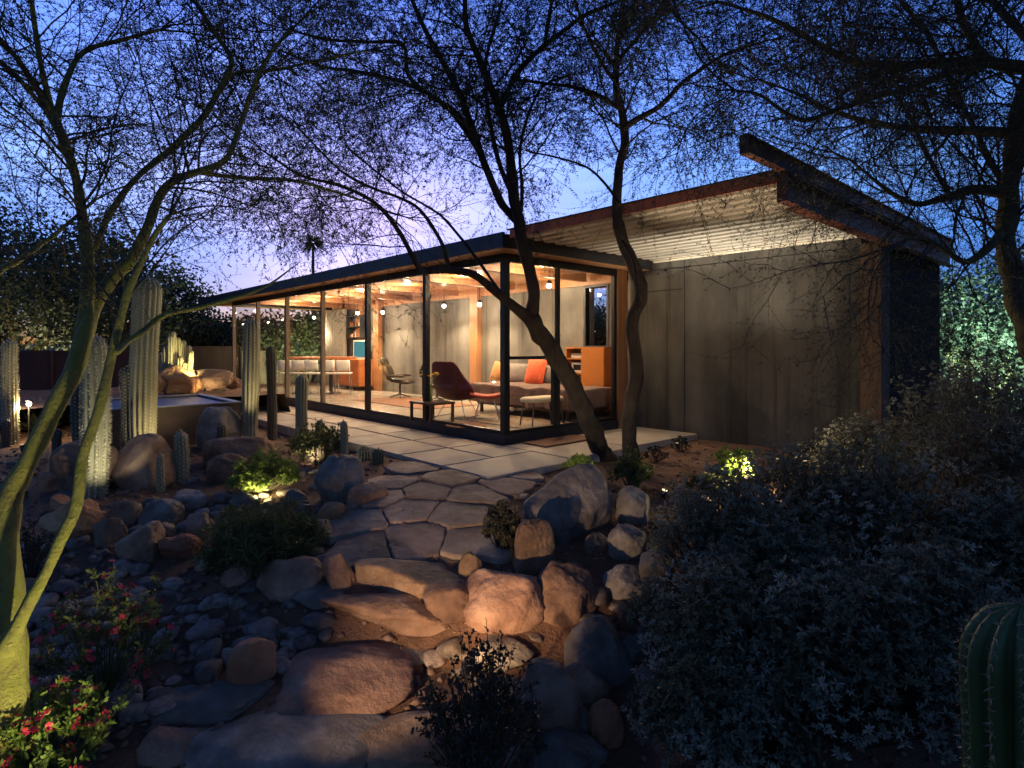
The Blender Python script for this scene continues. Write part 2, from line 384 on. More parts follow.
# concrete wall, with a window opening near the cabinet
wo0, wo1, wz0, wz1 = uon(586, 3.08), uon(607, 3.08), 1.34, 2.46
mb = MB(); T = .25
uend = uon(346, VW)
mb.box((uend, VW, -.25), (wo0, VW+T, 2.83)); mb.box((wo0, VW, -.25), (wo1, VW+T, wz0)); mb.box((wo0, VW, wz1), (wo1, VW+T, 2.83)); mb.box((wo1, VW, -.25), (0, VW+T, 2.83))
mb.build('concrete_wall', 'concrete', H)
box('concrete_wall', (.0005, VW, -.25), (UW, VW+T, 2.83), 'concrete_shaded', H)
mb = MB()
mb.box((wo0-.05, VW-.02, wz0-.04), (wo0, VW+.1, wz1+.04)).box((wo1, VW-.02, wz0-.04), (wo1+.05, VW+.1, wz1+.04)).box((wo0, VW-.02, wz0-.04), (wo1, VW+.1, wz0)).box((wo0, VW-.02, wz1), (wo1, VW+.1, wz1+.04))
wf = mb.build('window', 'fascia', H)
box('pane', (wo0, VW+.04, wz0), (wo1, VW+.05, wz1), 'glass', wf)
mb = MB()
for uu in (uon(478, VW), uon(380, VW), uon(362, VW)): 
    box('timber_column', (uu-.14, VW-.14, ZF), (uu+.14, VW-.002, ZC-.004), 'woodpost', H)
mb = MB().box((uend, VW-.06, 2.50), (-.12, VW-.003, ZC-.004))
mb.build('wall_beam', 'woodpost', H)
for i in range(0, 6):
    uu = -PIT*(i+.5)
    box('ceiling_beam', (uu-.05, .06, ZC-.10), (uu+.05, VW-.145, ZC-.003), 'woodpost', H)
box('ceiling', (UL-.02, .04, ZC-.002), (-.04, VW-.003, ZC+.02), 'ceiling', H)
# lower roof: dark fascia, timber soffit
O = .41; TL = uon(198, -O)
mb = MB()
mb.box((TL, -O, ZC), (O, -O+.04, 2.87)); mb.box((O-.04, -O+.04, ZC), (O, VW-.01, 2.83)); mb.box((TL, -O+.04, ZC), (TL+.04, VW+1, 2.87))
mb.build('fascia', 'fascia', H)
box('roof', (TL+.04, -O+.04, ZC+.03), (O-.04, VW+1.0, 2.86), 'fascia', H)
mb = MB()
mb.box((TL+.04, -O+.04, ZC+.002), (O-.04, -.06, ZC+.028)); mb.box((.055, -.06, ZC+.002), (O-.04, VW-.01, ZC+.028)); mb.box((TL+.04, -.06, ZC+.002), (UL-.06, VW+1, ZC+.028))
mb.build('soffit', 'soffit', H)
box('gutter_channel', (O-.02, -O+.3, 2.833), (O+.05, VW+.3, 2.925), 'redsteel', H)
# upper canopy: corrugated deck on steel channels
D0, D1 = -.33, VW+.12; UR = 4.06
prof = []; v = D0+.06; k = 0; pt = .235
while v < D1:
    prof += [(v, 2.806), (v+pt*.10, 2.905), (v+pt*.46, 2.905), (v+pt*.56, 2.806)]; v += pt
vs = [(u, a, b) for u in (O+.052, UR-.01) for a, b in prof]; n = len(prof)
mb = MB(); mb.add(vs, [(i, i+1, n+i+1, n+i) for i in range(n-1)])
mb.add([(a, b, c+.004) for a, b, c in vs], [(i, i+1, n+i+1, n+i) for i in range(n-1)])
mb.build('corrugated_deck', 'deck', H)
box('canopy_roof', (O+.06, D0+.08, 2.915), (UR-.0, 6.15, 2.94), 'fascia', H)
mb = MB().box((O+.052, D0, 2.785), (UR-.02, D0+.012, 2.90)).box((O+.052, D0+.012, 2.80), (UR-.02, D0+.055, 2.812)).box((O+.052, D0+.012, 2.888), (UR-.02, D0+.055, 2.90))
mb.build('edge_channel', 'redsteel', H)
box('edge_cap', (O+.0, D0-.012, 2.902), (UR-.02, D0+.075, 2.913), 'fascia', H)
mb = MB().box((UR-.005, D0+.02, 2.615), (UR+.008, 6.16, 2.86)).box((UR+.008, D0+.02, 2.615), (UR+.09, 6.16, 2.628)).box((UR-.055, D0+.3, 2.60), (UR+.09, VW-.2, 2.614)).box((UR+.008, D0+.02, 2.848), (UR+.09, 6.16, 2.86)).box((UR-.005, D0+.005, 2.615), (UR+.09, D0+.019, 2.86))
mb.build('side_channel', 'darkred', H)
mb = MB().box((O+.052, VW-.05, 2.775), (UW, VW-.003, 2.802)); mb.build('wall_trim', 'trim', H)
# rake beam: an I section running past the front edge
ub = 4.10
mb = MB().box((ub-.04, -1.03, 3.03), (ub+.04, 6.2, 3.043)).box((ub-.006, -1.03, 2.90), (ub+.006, 6.2, 3.03)).box((ub-.04, -1.03, 2.887), (ub+.04, 6.2, 2.90)).box((ub-.04, -1.04, 2.887), (ub+.04, -1.031, 3.043))
mb.build('rake_beam', 'darkred', H)
box('rusted_column', (UW+.003, VW-.06, -.25), (UW+.25, VW+.3, 2.682), 'rustpost', H)
mb = MB().box((UW+.1, VW+.31, -.25), (UW+.23, 6.15, 2.91)).box((.2, 6.02, -.25), (UW+.1, 6.15, 2.91)).box((.2, VW+T+.002, -.25), (.33, 6.02, 2.91))
mb.build('wing_wall', 'darkwall', H)
# formwork lines on the outside concrete wall (real grooves would be a few mm; thin fins of grout)
mb = MB()
for a, b_ in ((1.04, -.2),): mb.box((a, VW-.006, b_), (a+.008, VW-.0005, 2.83))
mb.box((.09, VW-.0065, 2.28), (1.0, VW-.0006, 2.289))
mb.build('grout_line', 'darkwall', H)

# ------------------------------------------------------------------ interior
def light(name, kind, loc, energy, color, size=.03, parent=None, spot=None, target=None, blend=.6):
    l = bpy.data.lights.new(name, kind); l.energy = energy*KE; l.color = color
    if kind in ('POINT', 'SPOT'): l.shadow_soft_size = size
    o = bpy.data.objects.new(name, l); col.objects.link(o); o.location = loc
    if spot: l.spot_size = R(spot); l.spot_blend = blend
    if target is not None: o.rotation_euler = (Vector(target)-Vector(loc)).to_track_quat('-Z', 'Y').to_euler()
    if parent is not None:
        o.location = Vector(loc)-rootloc(parent); o.parent = parent
    return o
WARM = (1, .73, .43)
spots = [(479.5, 304.5), (444, 306), (382.7, 312.3), (357.5, 313), (314, 317.5), (549, 283)]
names = ['bare wall spotlight glowing above the bed behind the glass corner', 'bare wall spotlight glowing above the burgundy high chair',
         'bare wall spotlight glowing above the dark lounge chair', 'bare spotlight glowing over the kitchen shelves',
         'bare spotlight glowing over the dining table at the far end', 'small spotlight near the ceiling right of the dark corner post']
SB = MB(); vv = VW-.55
for i, (px, py) in enumerate(spots):
    u = uon(px, vv); z = zat(u, vv, py)
    if i == 4: z = min(z, 2.45)
    z = min(z, 2.5)
    th = thing('ceiling_spotlight', names[i], 'spotlight', (u, vv, ZC-.003), group='spotlights along the concrete wall')
    MB().tube([(u, vv, ZC-.003), (u, vv, z+.06)], .008, 6).lathe([(.03, ZC-.02), (.03, ZC-.004)], (u, vv, 0), 10).build('stem', 'black', th)
    MB().lathe([(.005, .11), (.04, .10), (.05, .035)], (u, vv, z), 12).build('lamp_shade', 'black', th, smooth=True)
    r = .046
    MB().lathe([(r*math.cos(R(a))+1e-4, r*math.sin(R(a))) for a in range(-90, 91, 22)], (u, vv, z), 10).build('bulb', 'bulb', th, smooth=True)
    light('spotlight_lamp', 'SPOT', (u, vv, z-.05), 270 if i < 5 else 110, WARM, .03, th, 158, (u+.1, vv-.35, z-1), .45)
    light('spotlight_glow', 'POINT', (u, vv, z-.05), 42, WARM, .03, th)
# row of recessed ceiling lights nearer the glass
for i in range(6):
    u = -PIT*(i+.5)+.6; v = 1.15
    th = thing('recessed_downlight', 'small round recessed downlight in the fir ceiling behind the glass', 'downlight', (u, v, ZC-.002), group='recessed ceiling downlights')
    MB().lathe([(.05, -.012), (.05, 0)], (u, v, ZC-.003), 14).build('trim_ring', 'white', th)
    MB().lathe([(.035, -.016), (.035, -.013)], (u, v, ZC-.003), 14).build('lens', 'lampglow', th)
    light('downlight_lamp', 'POINT', (u, v, ZC-.12), 76, WARM, .04, th)
def FL(px, py, z=ZF):
    Z = (CZ-z)*F/(py-HY); return W(px, py, Z)
# bird chair -------------------------------------------------------
p = FL(458, 417); th = thing('wing_chair', 'burgundy high backed lounge chair with wire legs behind the glass', 'lounge chair', p, YAW+1.05, local=True)
secs = [(.40,.42,.27,.00),(.30,.40,.32,.01),(.10,.36,.36,.05),(-.08,.33,.38,.10),(-.20,.38,.40,.16),(-.27,.50,.42,.17),(-.33,.66,.36,.10),(-.39,.84,.30,.05),(-.43,.97,.26,.03),(-.44,1.02,.18,.01)]
mb = MB(); n = 13; vs = []
for k, (x, z, w, cup) in enumerate(secs):
    nx_, nz_ = (0, 1) if k < 4 else (.95, .3)
    for j in range(n):
        s_ = -1+2*j/(n-1); c = cup*abs(s_)**2.2; vs.append((x+nx_*c, s_*w, z+nz_*c))
mb.add(vs, [(k*n+j, k*n+j+1, (k+1)*n+j+1, (k+1)*n+j) for k in range(len(secs)-1) for j in range(n-1)])
o = mb.build('seat_shell', 'burgundy', th, smooth=True)
s_ = o.modifiers.new('thick', 'SOLIDIFY'); s_.thickness = .045; s_.offset = -1; o.modifiers.new('sub', 'SUBSURF').render_levels = 1
mb = MB()
for s_ in (-1, 1):
    mb.tube([(.30, s_*.33, 0), (.20, s_*.30, .02), (-.22, s_*.30, .02), (-.32, s_*.33, 0)], .009, 6)
    mb.tube([(.20, s_*.30, .02), (.12, s_*.14, .34)], .008, 6); mb.tube([(-.22, s_*.30, .02), (-.10, s_*.14, .33)], .008, 6)
mb.tube([(.12, -.14, .34), (.12, .14, .34)], .008, 6); mb.tube([(-.1, -.14, .33), (-.1, .14, .33)], .008, 6)
mb.build('wire_base', 'chrome', th)
p = FL(487, 419); th = thing('footstool', 'red footstool on wire legs in front of the burgundy chair', 'footstool', p, YAW, local=True)
mb = MB(); vs = []; n = 9
for i in range(n):
    for j in range(n):
        a, b = -1+2*i/(n-1), -1+2*j/(n-1); vs.append((a*.30, b*.24, .37+.05*abs(a)**2))
mb.add(vs, [(i*n+j, i*n+j+1, (i+1)*n+j+1, (i+1)*n+j) for i in range(n-1) for j in range(n-1)])
o = mb.build('seat_pad', 'redseat', th, smooth=True); s_ = o.modifiers.new('thick', 'SOLIDIFY'); s_.thickness = .05
mb = MB()
for a in (-1, 1):
    for b in (-1, 1): mb.tube([(a*.12, b*.12, .34), (a*.22, b*.2, 0)], .008, 6)
    mb.tube([(a*.22, -.2, .01), (a*.22, .2, .01)], .008, 6)
mb.build('wire_base', 'chrome', th)
# low table and vase
p = FL(432, 421); th = thing('side_table', 'low square side table with dark legs just inside the glass', 'side table', p, 0, local=True)
MB().box((-.32, -.25, .30), (.32, .25, .335)).build('table_top', 'walnut', th)
for a in (-1, 1):
    for b in (-1, 1): MB().box((a*.31, b*.24, 0), (a*.27, b*.20, .30)).build('leg', 'walnut', th)
tp = p
vz = tp+Vector((-.08, .02, .336)); th = thing('flower_vase', 'green glass vase of yellow orange flowers on the low side table', 'vase', vz, 0, local=True)
MB().lathe([(.035, 0), (.04, .02), (.03, .1), (.045, .24)], n=14).build('vase_body', 'stemgreen', th, smooth=True)
mb = MB(); fm = MB()
for i in range(16):
    a = random.uniform(0, 6.28); r = random.uniform(.03, .19); q = (r*math.cos(a), r*math.sin(a), random.uniform(.40, .50))
    mb.tube([(0, 0, .2), (q[0]*.4, q[1]*.4, .33), q], .003, 4)
    for k in range(7):
        b = 6.28*k/7; e = .035
        fm.add([q, (q[0]+e*math.cos(b), q[1]+e*math.sin(b), q[2]+.02), (q[0]+1.2*e*math.cos(b+.45), q[1]+1.2*e*math.sin(b+.45), q[2]+.005), (q[0]+e*math.cos(b+.9), q[1]+e*math.sin(b+.9), q[2]+.02)], [(0,1,2,3)])
mb.build('stem', 'stemgreen', th); fm.build('petals', 'yellowflower', th)
# lounge chair with headrest
def cushion(mb, c, sz, ax, m=0):
    """soft rounded cushion box, ax = pitch about y"""
    n = 8; ca, sa = math.cos(ax), math.sin(ax)
    vs = []; k = 0
    for i in range(n+1):
        for j in range(n*2):
            th_ = math.pi*i/n; ph = math.pi*j/n
            x, y, z = math.sin(th_)*math.cos(ph), math.sin(th_)*math.sin(ph), math.cos(th_)
            e = .45; x, y, z = (math.copysign(abs(q)**e, q) for q in (x, y, z))
            x *= sz[0]; y *= sz[1]; z *= sz[2]
            vs.append((c[0]+x*ca+z*sa, c[1]+y, c[2]-x*sa+z*ca))
    w = n*2; mb.add(vs, [(i*w+j, (i+1)*w+j, (i+1)*w+(j+1)%w, i*w+(j+1)%w) for i in range(n) for j in range(w)], m)
p = FL(400, 397.5); p.y = min(p.y, 2.4); th = thing('reclining_chair', 'dark leather lounge chair with headrest against the concrete wall', 'lounge chair', p, YAW-.1, local=True)
for nm, c, sz, a in (('seat_cushion', (.05, 0, .42), (.28, .28, .06), .12), ('back_cushion', (-.28, 0, .62), (.06, .28, .20), -.35), ('headrest', (-.40, 0, .90), (.05, .24, .10), -.35)):
    mb = MB(); cushion(mb, c, sz, a); mb.build(nm, 'leather', th, smooth=True)
mb = MB()
for s_ in (-1, 1): cushion(mb, (.0, s_*.32, .55), (.20, .045, .035), 0)
mb.build('armrest', 'leather', th, smooth=True)
mb = MB(); mb.tube([(0, 0, .08), (0, 0, .36)], .025, 8)
for k in range(5): a = k*1.257; mb.tube([(0, 0, .09), (.28*math.cos(a), .28*math.sin(a), .02)], .015, 6)
mb.build('star_base', 'black', th)
p = FL(437, 401); p.y = min(p.y, 2.35); th = thing('leather_ottoman', 'dark leather ottoman on a star base between chair and wall', 'ottoman', p, 0, local=True)
mb = MB(); cushion(mb, (0, 0, .36), (.27, .25, .06), 0); mb.build('cushion', 'leather', th, smooth=True)
mb = MB(); mb.tube([(0, 0, .07), (0, 0, .31)], .02, 8)
for k in range(4): a = k*1.57; mb.tube([(0, 0, .08), (.22*math.cos(a), .22*math.sin(a), .02)], .013, 6)
mb.build('star_base', 'black', th)
# floor lamp behind
u = uon(421, 2.55); th = thing('potted_plant', 'small dark leafy plant on a slim stand against the wall', 'potted plant', (u, 2.6, ZF), 0, local=True)
MB().lathe([(.09, 0), (.02, .04), (.02, .5), (.07, .52), (.09, .66)], n=12).build('pot', 'black', th)
mb = MB()
for k in range(26):
    a = random.uniform(0, 6.28); e = random.uniform(.2, 1.3); L = random.uniform(.12, .26)
    d = Vector((math.cos(a)*math.cos(e), math.sin(a)*math.cos(e), math.sin(e))); s_ = Vector((-math.sin(a), math.cos(a), 0))*.03; b = Vector((0, 0, .64))
    mb.add([b, b+d*L*.5+s_, b+d*L, b+d*L*.5-s_], [(0,1,2,3)])
mb.build('leaves', 'leaf_dark', th)
# bed
bu0, bu1, bv0, bv1 = uon(478, 1.75), -.22, 1.55, 2.74
th = thing('bed', 'low bed under a rumpled mauve duvet along the concrete wall', 'bed', ((bu0+bu1)/2, 2.2, ZF))
mb = MB().box((bu0+.08, bv0+.12, .20), (bu1-.05, bv1, .32)); mb.build('bed_frame', 'walnut', th)
for a in (bu0+.14, bu1-.12):
    for b in (bv0+.18, bv1-.1): MB().box((a-.025, b-.025, ZF), (a+.025, b+.025, .20)).build('leg', 'walnut', th)
mb = MB().box((bu0+.06, bv0+.1, .322), (bu1-.04, bv1, .5)); mb.build('mattress', 'white', th, bevel=.04)
mb = MB(); n1, n2 = 60, 40; vs = []
for i in range(n1+1):
    for j in range(n2+1):
        a, b = i/n1, j/n2
        x = bu0-.02+(bu1-bu0+.04)*min(1, max(0, (a-.12)/.76)); y = bv0+.02+(bv1-bv0)*max(0, (b-.28)/.72)
        hx = max(0, (.12-a)/.12, (a-.88)/.12); hy = max(0, (.28-b)/.28)
        z = .60-.34*max(hx, hy)+.028*noise.noise(Vector((x*3.4, y*3.4, a*3)))*1.3
        fold = .04*math.sin((x+noise.noise(Vector((x*2, y*2, 1)))*.3)*17)*hy; foldx = .03*math.sin(y*17)*hx
        vs.append((x+(foldx if a < .5 else -foldx), y+fold-.03*hy, z))
mb.add(vs, [(i*(n2+1)+j, (i+1)*(n2+1)+j, (i+1)*(n2+1)+j+1, i*(n2+1)+j+1) for i in range(n1) for j in range(n2)])
mb.build('duvet', 'duvet', th, smooth=True)
def pillow(px, w, h, m, label, vy, lean=.25, tw=0):
    u = uon(px, vy); o = MB()
    n = 10; vs = []
    for s_ in (1, -1):
        for i in range(n+1):
            for j in range(n+1):
                a, b = -1+2*i/n, -1+2*j/n
                pin = 1-.12*(1-abs(a))*abs(b)**3-.0; pn2 = 1-.12*(1-abs(b))*abs(a)**3
                t_ = .09*((1-a*a)*(1-b*b))**.42
                vs.append((a*w/2*pin, s_*t_, h/2+b*h/2*pn2))
    q = n+1; k = q*q
    fs = [(i*q+j, (i+1)*q+j, (i+1)*q+j+1, i*q+j+1) for i in range(n) for j in range(n)]
    o.add(vs, fs+[tuple(k+x for x in reversed(f)) for f in fs])
    ob = o.build('pillow', m, None, smooth=True, loc=(0, 0, 0)); ob.location = (u, vy, .585); ob.rotation_euler = (-lean, tw, .05)
    tag(ob, label, 'pillow', 'pillows on the bed'); return ob
pillow(498, .55, .42, 'amber', 'ochre cushion at the left end of the bed', 2.56, .3, .12)
pillow(517, .60, .40, 'greypillow', 'grey pillow on the bed left of the coral cushion', 2.56)
pillow(533, .50, .50, 'coral', 'square coral red cushion leaning on the bed pillows', 2.42, .3)
pillow(548, .55, .38, 'greypillow', 'grey pillow on the bed right of the coral cushion', 2.58)
# bench at the foot
p = FL(581, 412); th = thing('bench', 'cream upholstered bench beside the bed behind the side glass', 'bench', (-.36, 1.12, ZF), 0, local=True)
mb = MB(); cushion(mb, (0, 0, .42), (.18, .40, .045), 0); mb.build('seat_cushion', 'cream', th, smooth=True)
for a in (-1, 1):
    for b in (-1, 1): MB().tube([(a*.12, b*.3, .38), (a*.14, b*.36, 0)], .012, 6).build('leg', 'walnut', th)
# orange cabinet
cu0, cu1 = uon(566, 2.8), uon(605, 2.8); cz1 = zat(cu1, 2.8, 347)
th = thing('orange_cabinet', 'orange lacquered cabinet with open shelves by the timber post', 'cabinet', ((cu0+cu1)/2, 2.9, ZF))
cm = cu0+(cu1-cu0)*.42
mb = MB().box((cu0, 2.78, .12), (cu0+.03, 3.06, cz1)).box((cm, 2.78, .12), (cm+.02, 3.06, cz1)).box((cu1-.03, 2.79, .12), (cu1, 3.06, cz1)).box((cu0+.03, 2.78, cz1-.03), (cu1-.03, 3.06, cz1)).box((cu0+.03, 2.79, .12), (cu1-.03, 3.06, .15)).box((cu0+.03, 3.04, .15), (cu1-.03, 3.06, cz1-.03)).box((cu0+.03, 2.79, .80), (cm, 3.04, .82)).box((cu0+.03, 2.79, 1.08), (cm, 3.04, 1.10))
mb.build('carcass', 'orange', th)
MB().box((cm+.02, 2.765, .15), (cu1-.005, 2.785, cz1-.02)).build('door', 'orange', th)
for a in (cu0+.05, cu1-.05): MB().box((a-.02, 2.8, ZF), (a+.02, 3.0, .12)).build('leg', 'walnut', th)
th = thing('picture_frame', 'small white framed picture on the cabinet shelf', 'picture frame', ((cu0+cm)/2+.02, 2.9, .82))
MB().box((cu0+.07, 2.88, .823), (cm-.04, 2.895, 1.02)).build('frame', 'white', th)
MB().box((cu0+.12, 2.876, .87), (cm-.09, 2.879, .98)).build('picture', 'darkwall', th)
for k, (m, hh) in enumerate((('white', .05), ('greypillow', .04))):
    o = MB().box((cu0+.08, 2.86, 1.103+.0505*k), (cm-.05, 3.0, 1.103+.0505*k+hh-.0)).build('book', m); tag(o, ['white book lying on the cabinet upper shelf', 'grey book lying on top of the white book in the cabinet'][k], 'book')
# rugs
o = MB().box((uon(478, 1.2), .55, ZF+.001), (-.15, 2.6, ZF+.014)).build('rug', 'rug'); tag(o, 'speckled cream and brown woven rug under the bed', 'rug')
c0 = FL(384, 399); o = MB().box((-6.6, 1.0, ZF+.001), (-3.6, 2.4, ZF+.012)).build('rug', 'rugbrown'); tag(o, 'plain brown rug under the dark lounge chair', 'rug')
p = FL(466, 425.5); o = MB().lathe([(.33, ZF+.001), (.33, ZF+.012)], (p.x, p.y, 0), 32).build('round_mat', 'rugbrown'); tag(o, 'small round brown mat on the floor by the corner post', 'rug')
# far end: curtain, kitchen
u0, u1 = uon(324, 2.92), uon(346, 2.92)
mb = MB(); n = 90; vs = []
for z in (ZF+.02, 2.52):
    for i in range(n+1): 
        a = i/n; vs.append((u0+(u1-u0)*a, 2.92+.05*math.sin(a*60), z))
mb.add(vs, [(i, i+1, n+2+i, n+1+i) for i in range(n)])
o = mb.build('curtain', 'curtain', smooth=True); o.modifiers.new('thick', 'SOLIDIFY').thickness = .004
tag(o, 'pleated grey linen curtain at the far end of the room', 'curtain')
u0, u1 = uon(334, 2.5), uon(359, 2.5)
th = thing('sideboard', 'long teak sideboard below the lit teal screen', 'sideboard', ((u0+u1)/2, 2.7, ZF))
MB().box((u0, 2.50, .18), (u1, 2.95, .96)).build('carcass', 'teak', th, bevel=.01)
for k in range(4):
    a = u0+(u1-u0)*k/4
    MB().box((a+.02, 2.485, .22), (a+(u1-u0)/4-.02, 2.499, .92)).build('door', 'teak', th)
for a in (u0+.1, u1-.1):
    for b in (2.55, 2.88): MB().tube([(a, b, .18), (a, b, ZF)], .018, 6).build('leg', 'walnut', th)
u0, u1 = uon(353, 2.85), uon(366, 2.85)
th = thing('television', 'teal glowing screen in a pale frame above the sideboard', 'screen', ((u0+u1)/2, 2.85, .965))
z0, z1 = .97, zat(u1, 2.85, 340)
MB().box((u0, 2.86, z0), (u1, 2.9, z1)).build('frame', 'white', th); MB().box((u0+.06, 2.852, z0+.05), (u1-.06, 2.859, z1-.04)).build('screen', 'teal', th)
u0, u1 = uon(348, 2.9), uon(361, 2.9); z0, z1 = zat(u1, 2.9, 338), min(2.45, zat(u1, 2.9, 316))
th = thing('wall_shelf', 'black wall shelf with jars above the teal screen', 'shelf', ((u0+u1)/2, 3.0, z0))
mb = MB().box((u0, 2.85, z0), (u1, 3.06, z0+.03)).box((u0, 2.85, (z0+z1)/2), (u1, 3.06, (z0+z1)/2+.03)).box((u0, 2.85, z1), (u1, 3.06, z1+.03)).box((u0-.03, 2.85, z0), (u0, 3.06, z1+.03)).box((u1, 2.85, z0), (u1+.03, 3.06, z1+.03))
mb.build('shelf_board', 'black', th)
for lv in (0, 1):
    for k in range(7):
        a = u0+.08+(u1-u0-.16)*k/6; zb = (z0 if lv == 0 else (z0+z1)/2)+.031; hh = random.uniform(.10, .2)
        o = MB().lathe([(.03, 0), (.035, hh*.6), (.015, hh*.8), (.015, hh)], (a, 2.95, zb), 8).build('bottle', random.choice(['white', 'amber', 'teak', 'burgundy']))
        tag(o, 'small bottle standing on the black wall shelf', 'bottle', 'bottles on the wall shelf')
# bar table with white chairs
pt_ = FL(331, 393); tz = 1.05
th = thing('bar_table', 'long dark topped table on a pedestal at the far end of the room', 'table', pt_, YAW, local=True)
MB().box((-1.15, -.35, tz-ZF-.06), (.62, .35, tz-ZF)).build('table_top', 'teak', th, bevel=.008)
MB().lathe([(.28, 0), (.28, .02), (.05, .05), (.05, tz-ZF-.04)], (0, 0, 0), 16).build('pedestal', 'black', th)
MB().lathe([(.28, 0), (.28, .02), (.05, .05), (.05, tz-ZF-.04)], (-.8, 0, 0), 16).build('pedestal', 'black', th)
def dchair():
    th = thing('dining_chair', 'white dining chair', 'chair', (0, 0, 0), 0, 'white chairs along the table', local=True)
    mb = MB(); mb.box((-.2, -.2, .55), (.2, .2, .59)); mb.build('seat', 'white', th, bevel=.015)
    mb = MB(); vs = []
    for z, y in ((.64, -.20), (.76, -.225), (.92, -.25)):
        for k in range(7): a = -1+k/3; vs.append((a*.19, y+.04*a*a, z))
    mb.add(vs, [(i*7+j, i*7+j+1, i*7+8+j, i*7+7+j) for i in range(2) for j in range(6)])
    o = mb.build('backrest', 'white', th, smooth=True); o.modifiers.new('t', 'SOLIDIFY').thickness = .02
    for a in (-1, 1):
        for b in (-1, 1): MB().tube([(a*.16, b*.16, .55), (a*.2, b*.2, 0)], .011, 6).build('leg', 'chrome', th)
        MB().tube([(a*.15, -.19, .56), (a*.15, -.235, .72)], .009, 6).build('back_support', 'chrome', th)
    return th
dc = dchair()
wh = ['leftmost white dining chair along the far table', 'white dining chair beside the leftmost one at the table', 'white dining chair third from the left at the table', 'white dining chair under the middle of the far table', 'rightmost white dining chair, next to the teak sideboard']
for i, x in enumerate((-1.0, -.66, -.32, .12, .5)):
    c = dc if i == 0 else copy_tree(dc)
    c.location = pt_+Vector((x*cs+.5*sn, x*sn-.5*cs, 0)); c.rotation_euler = (0, 0, YAW+(.12 if i == 4 else 0)); c['label'] = wh[i]

# ------------------------------------------------------------------ rocks
import bmesh
def ico(sub):
    bm = bmesh.new(); bmesh.ops.create_icosphere(bm, subdivisions=sub, radius=1)
    v = np.array([x.co[:] for x in bm.verts]); f = [tuple(q.index for q in x.verts) for x in bm.faces]; bm.free(); return v, f
ICO = {k: ico(k) for k in (2, 3, 4, 5)}
def rockverts(seed, sub=4, facets=9, rough=.09, soft=20, flat=0, box=2.6):
    r = np.random.default_rng(seed); v, f = ICO[sub]; v = v.copy()
    v = v/(np.sum(np.abs(v)**box, axis=1)**(1/box))[:, None]
    n = r.normal(size=(facets, 3)); n /= np.linalg.norm(n, axis=1)[:, None]; d = r.uniform(.58, .98, facets)
    dots = v@n.T; t = np.where(dots > .05, d/np.maximum(dots, .05), 9.)
    t = np.minimum(t, 3.); rad = (np.sum(t**-soft, axis=1)+1.0)**(-1/soft)
    out = v*rad[:, None]
    o = Vector(r.uniform(-50, 50, 3))
    for i in range(len(out)):
        p = Vector(out[i]); nn = noise.fractal(p*1.6+o, 1, 2, 4)*rough+noise.fractal(p*6+o, 1, 2, 3)*rough*.35
        out[i] *= 1+nn
    mx = out.max(0); mn = out.min(0); out = (out-(mx+mn)/2)/((mx-mn)/2)
    return out, f
def rock(px, pyb, w, h, label, m='rock_brown', seed=None, flat=None, deep=.8, sub=5, facets=10, rough=.10, sink=.22, rz=0, name='boulder', cat='boulder', group=None, soft=22, box=2.6):
    seed = seed if seed is not None else int(px*7+pyb)
    g_, Z = G(px, pyb)
    Wd = w*Z/F; el = math.atan2(CZ-g_.z, Z)
    dp = Wd*deep
    # visible height = H*cos + depth*sin(elev) roughly
    Hh = max(.25*h*Z/F, (h*Z/F-dp*math.sin(el)*.45)/math.cos(el))
    if flat: Hh = flat
    v, f = rockverts(seed, sub, facets, rough, soft, 0, box)
    full = Hh/(1-sink)
    v = v*np.array([Wd/2, dp/2, full/2]); v[:, 2] += full/2-full*sink
    cr, sr = math.cos(YAW+rz), math.sin(YAW+rz)
    x = v[:, 0]*cr-v[:, 1]*sr; y = v[:, 0]*sr+v[:, 1]*cr
    mb = MB(); mb.add(np.stack([x, y, v[:, 2]], 1).tolist(), f)
    o = mb.build(name, m, None, smooth=True, loc=(0, 0, 0))
    back = dp*.42; o.location = (g_.x-sn*back, g_.y+cs*back, g_.z)
    return tag(o, label, cat, group)
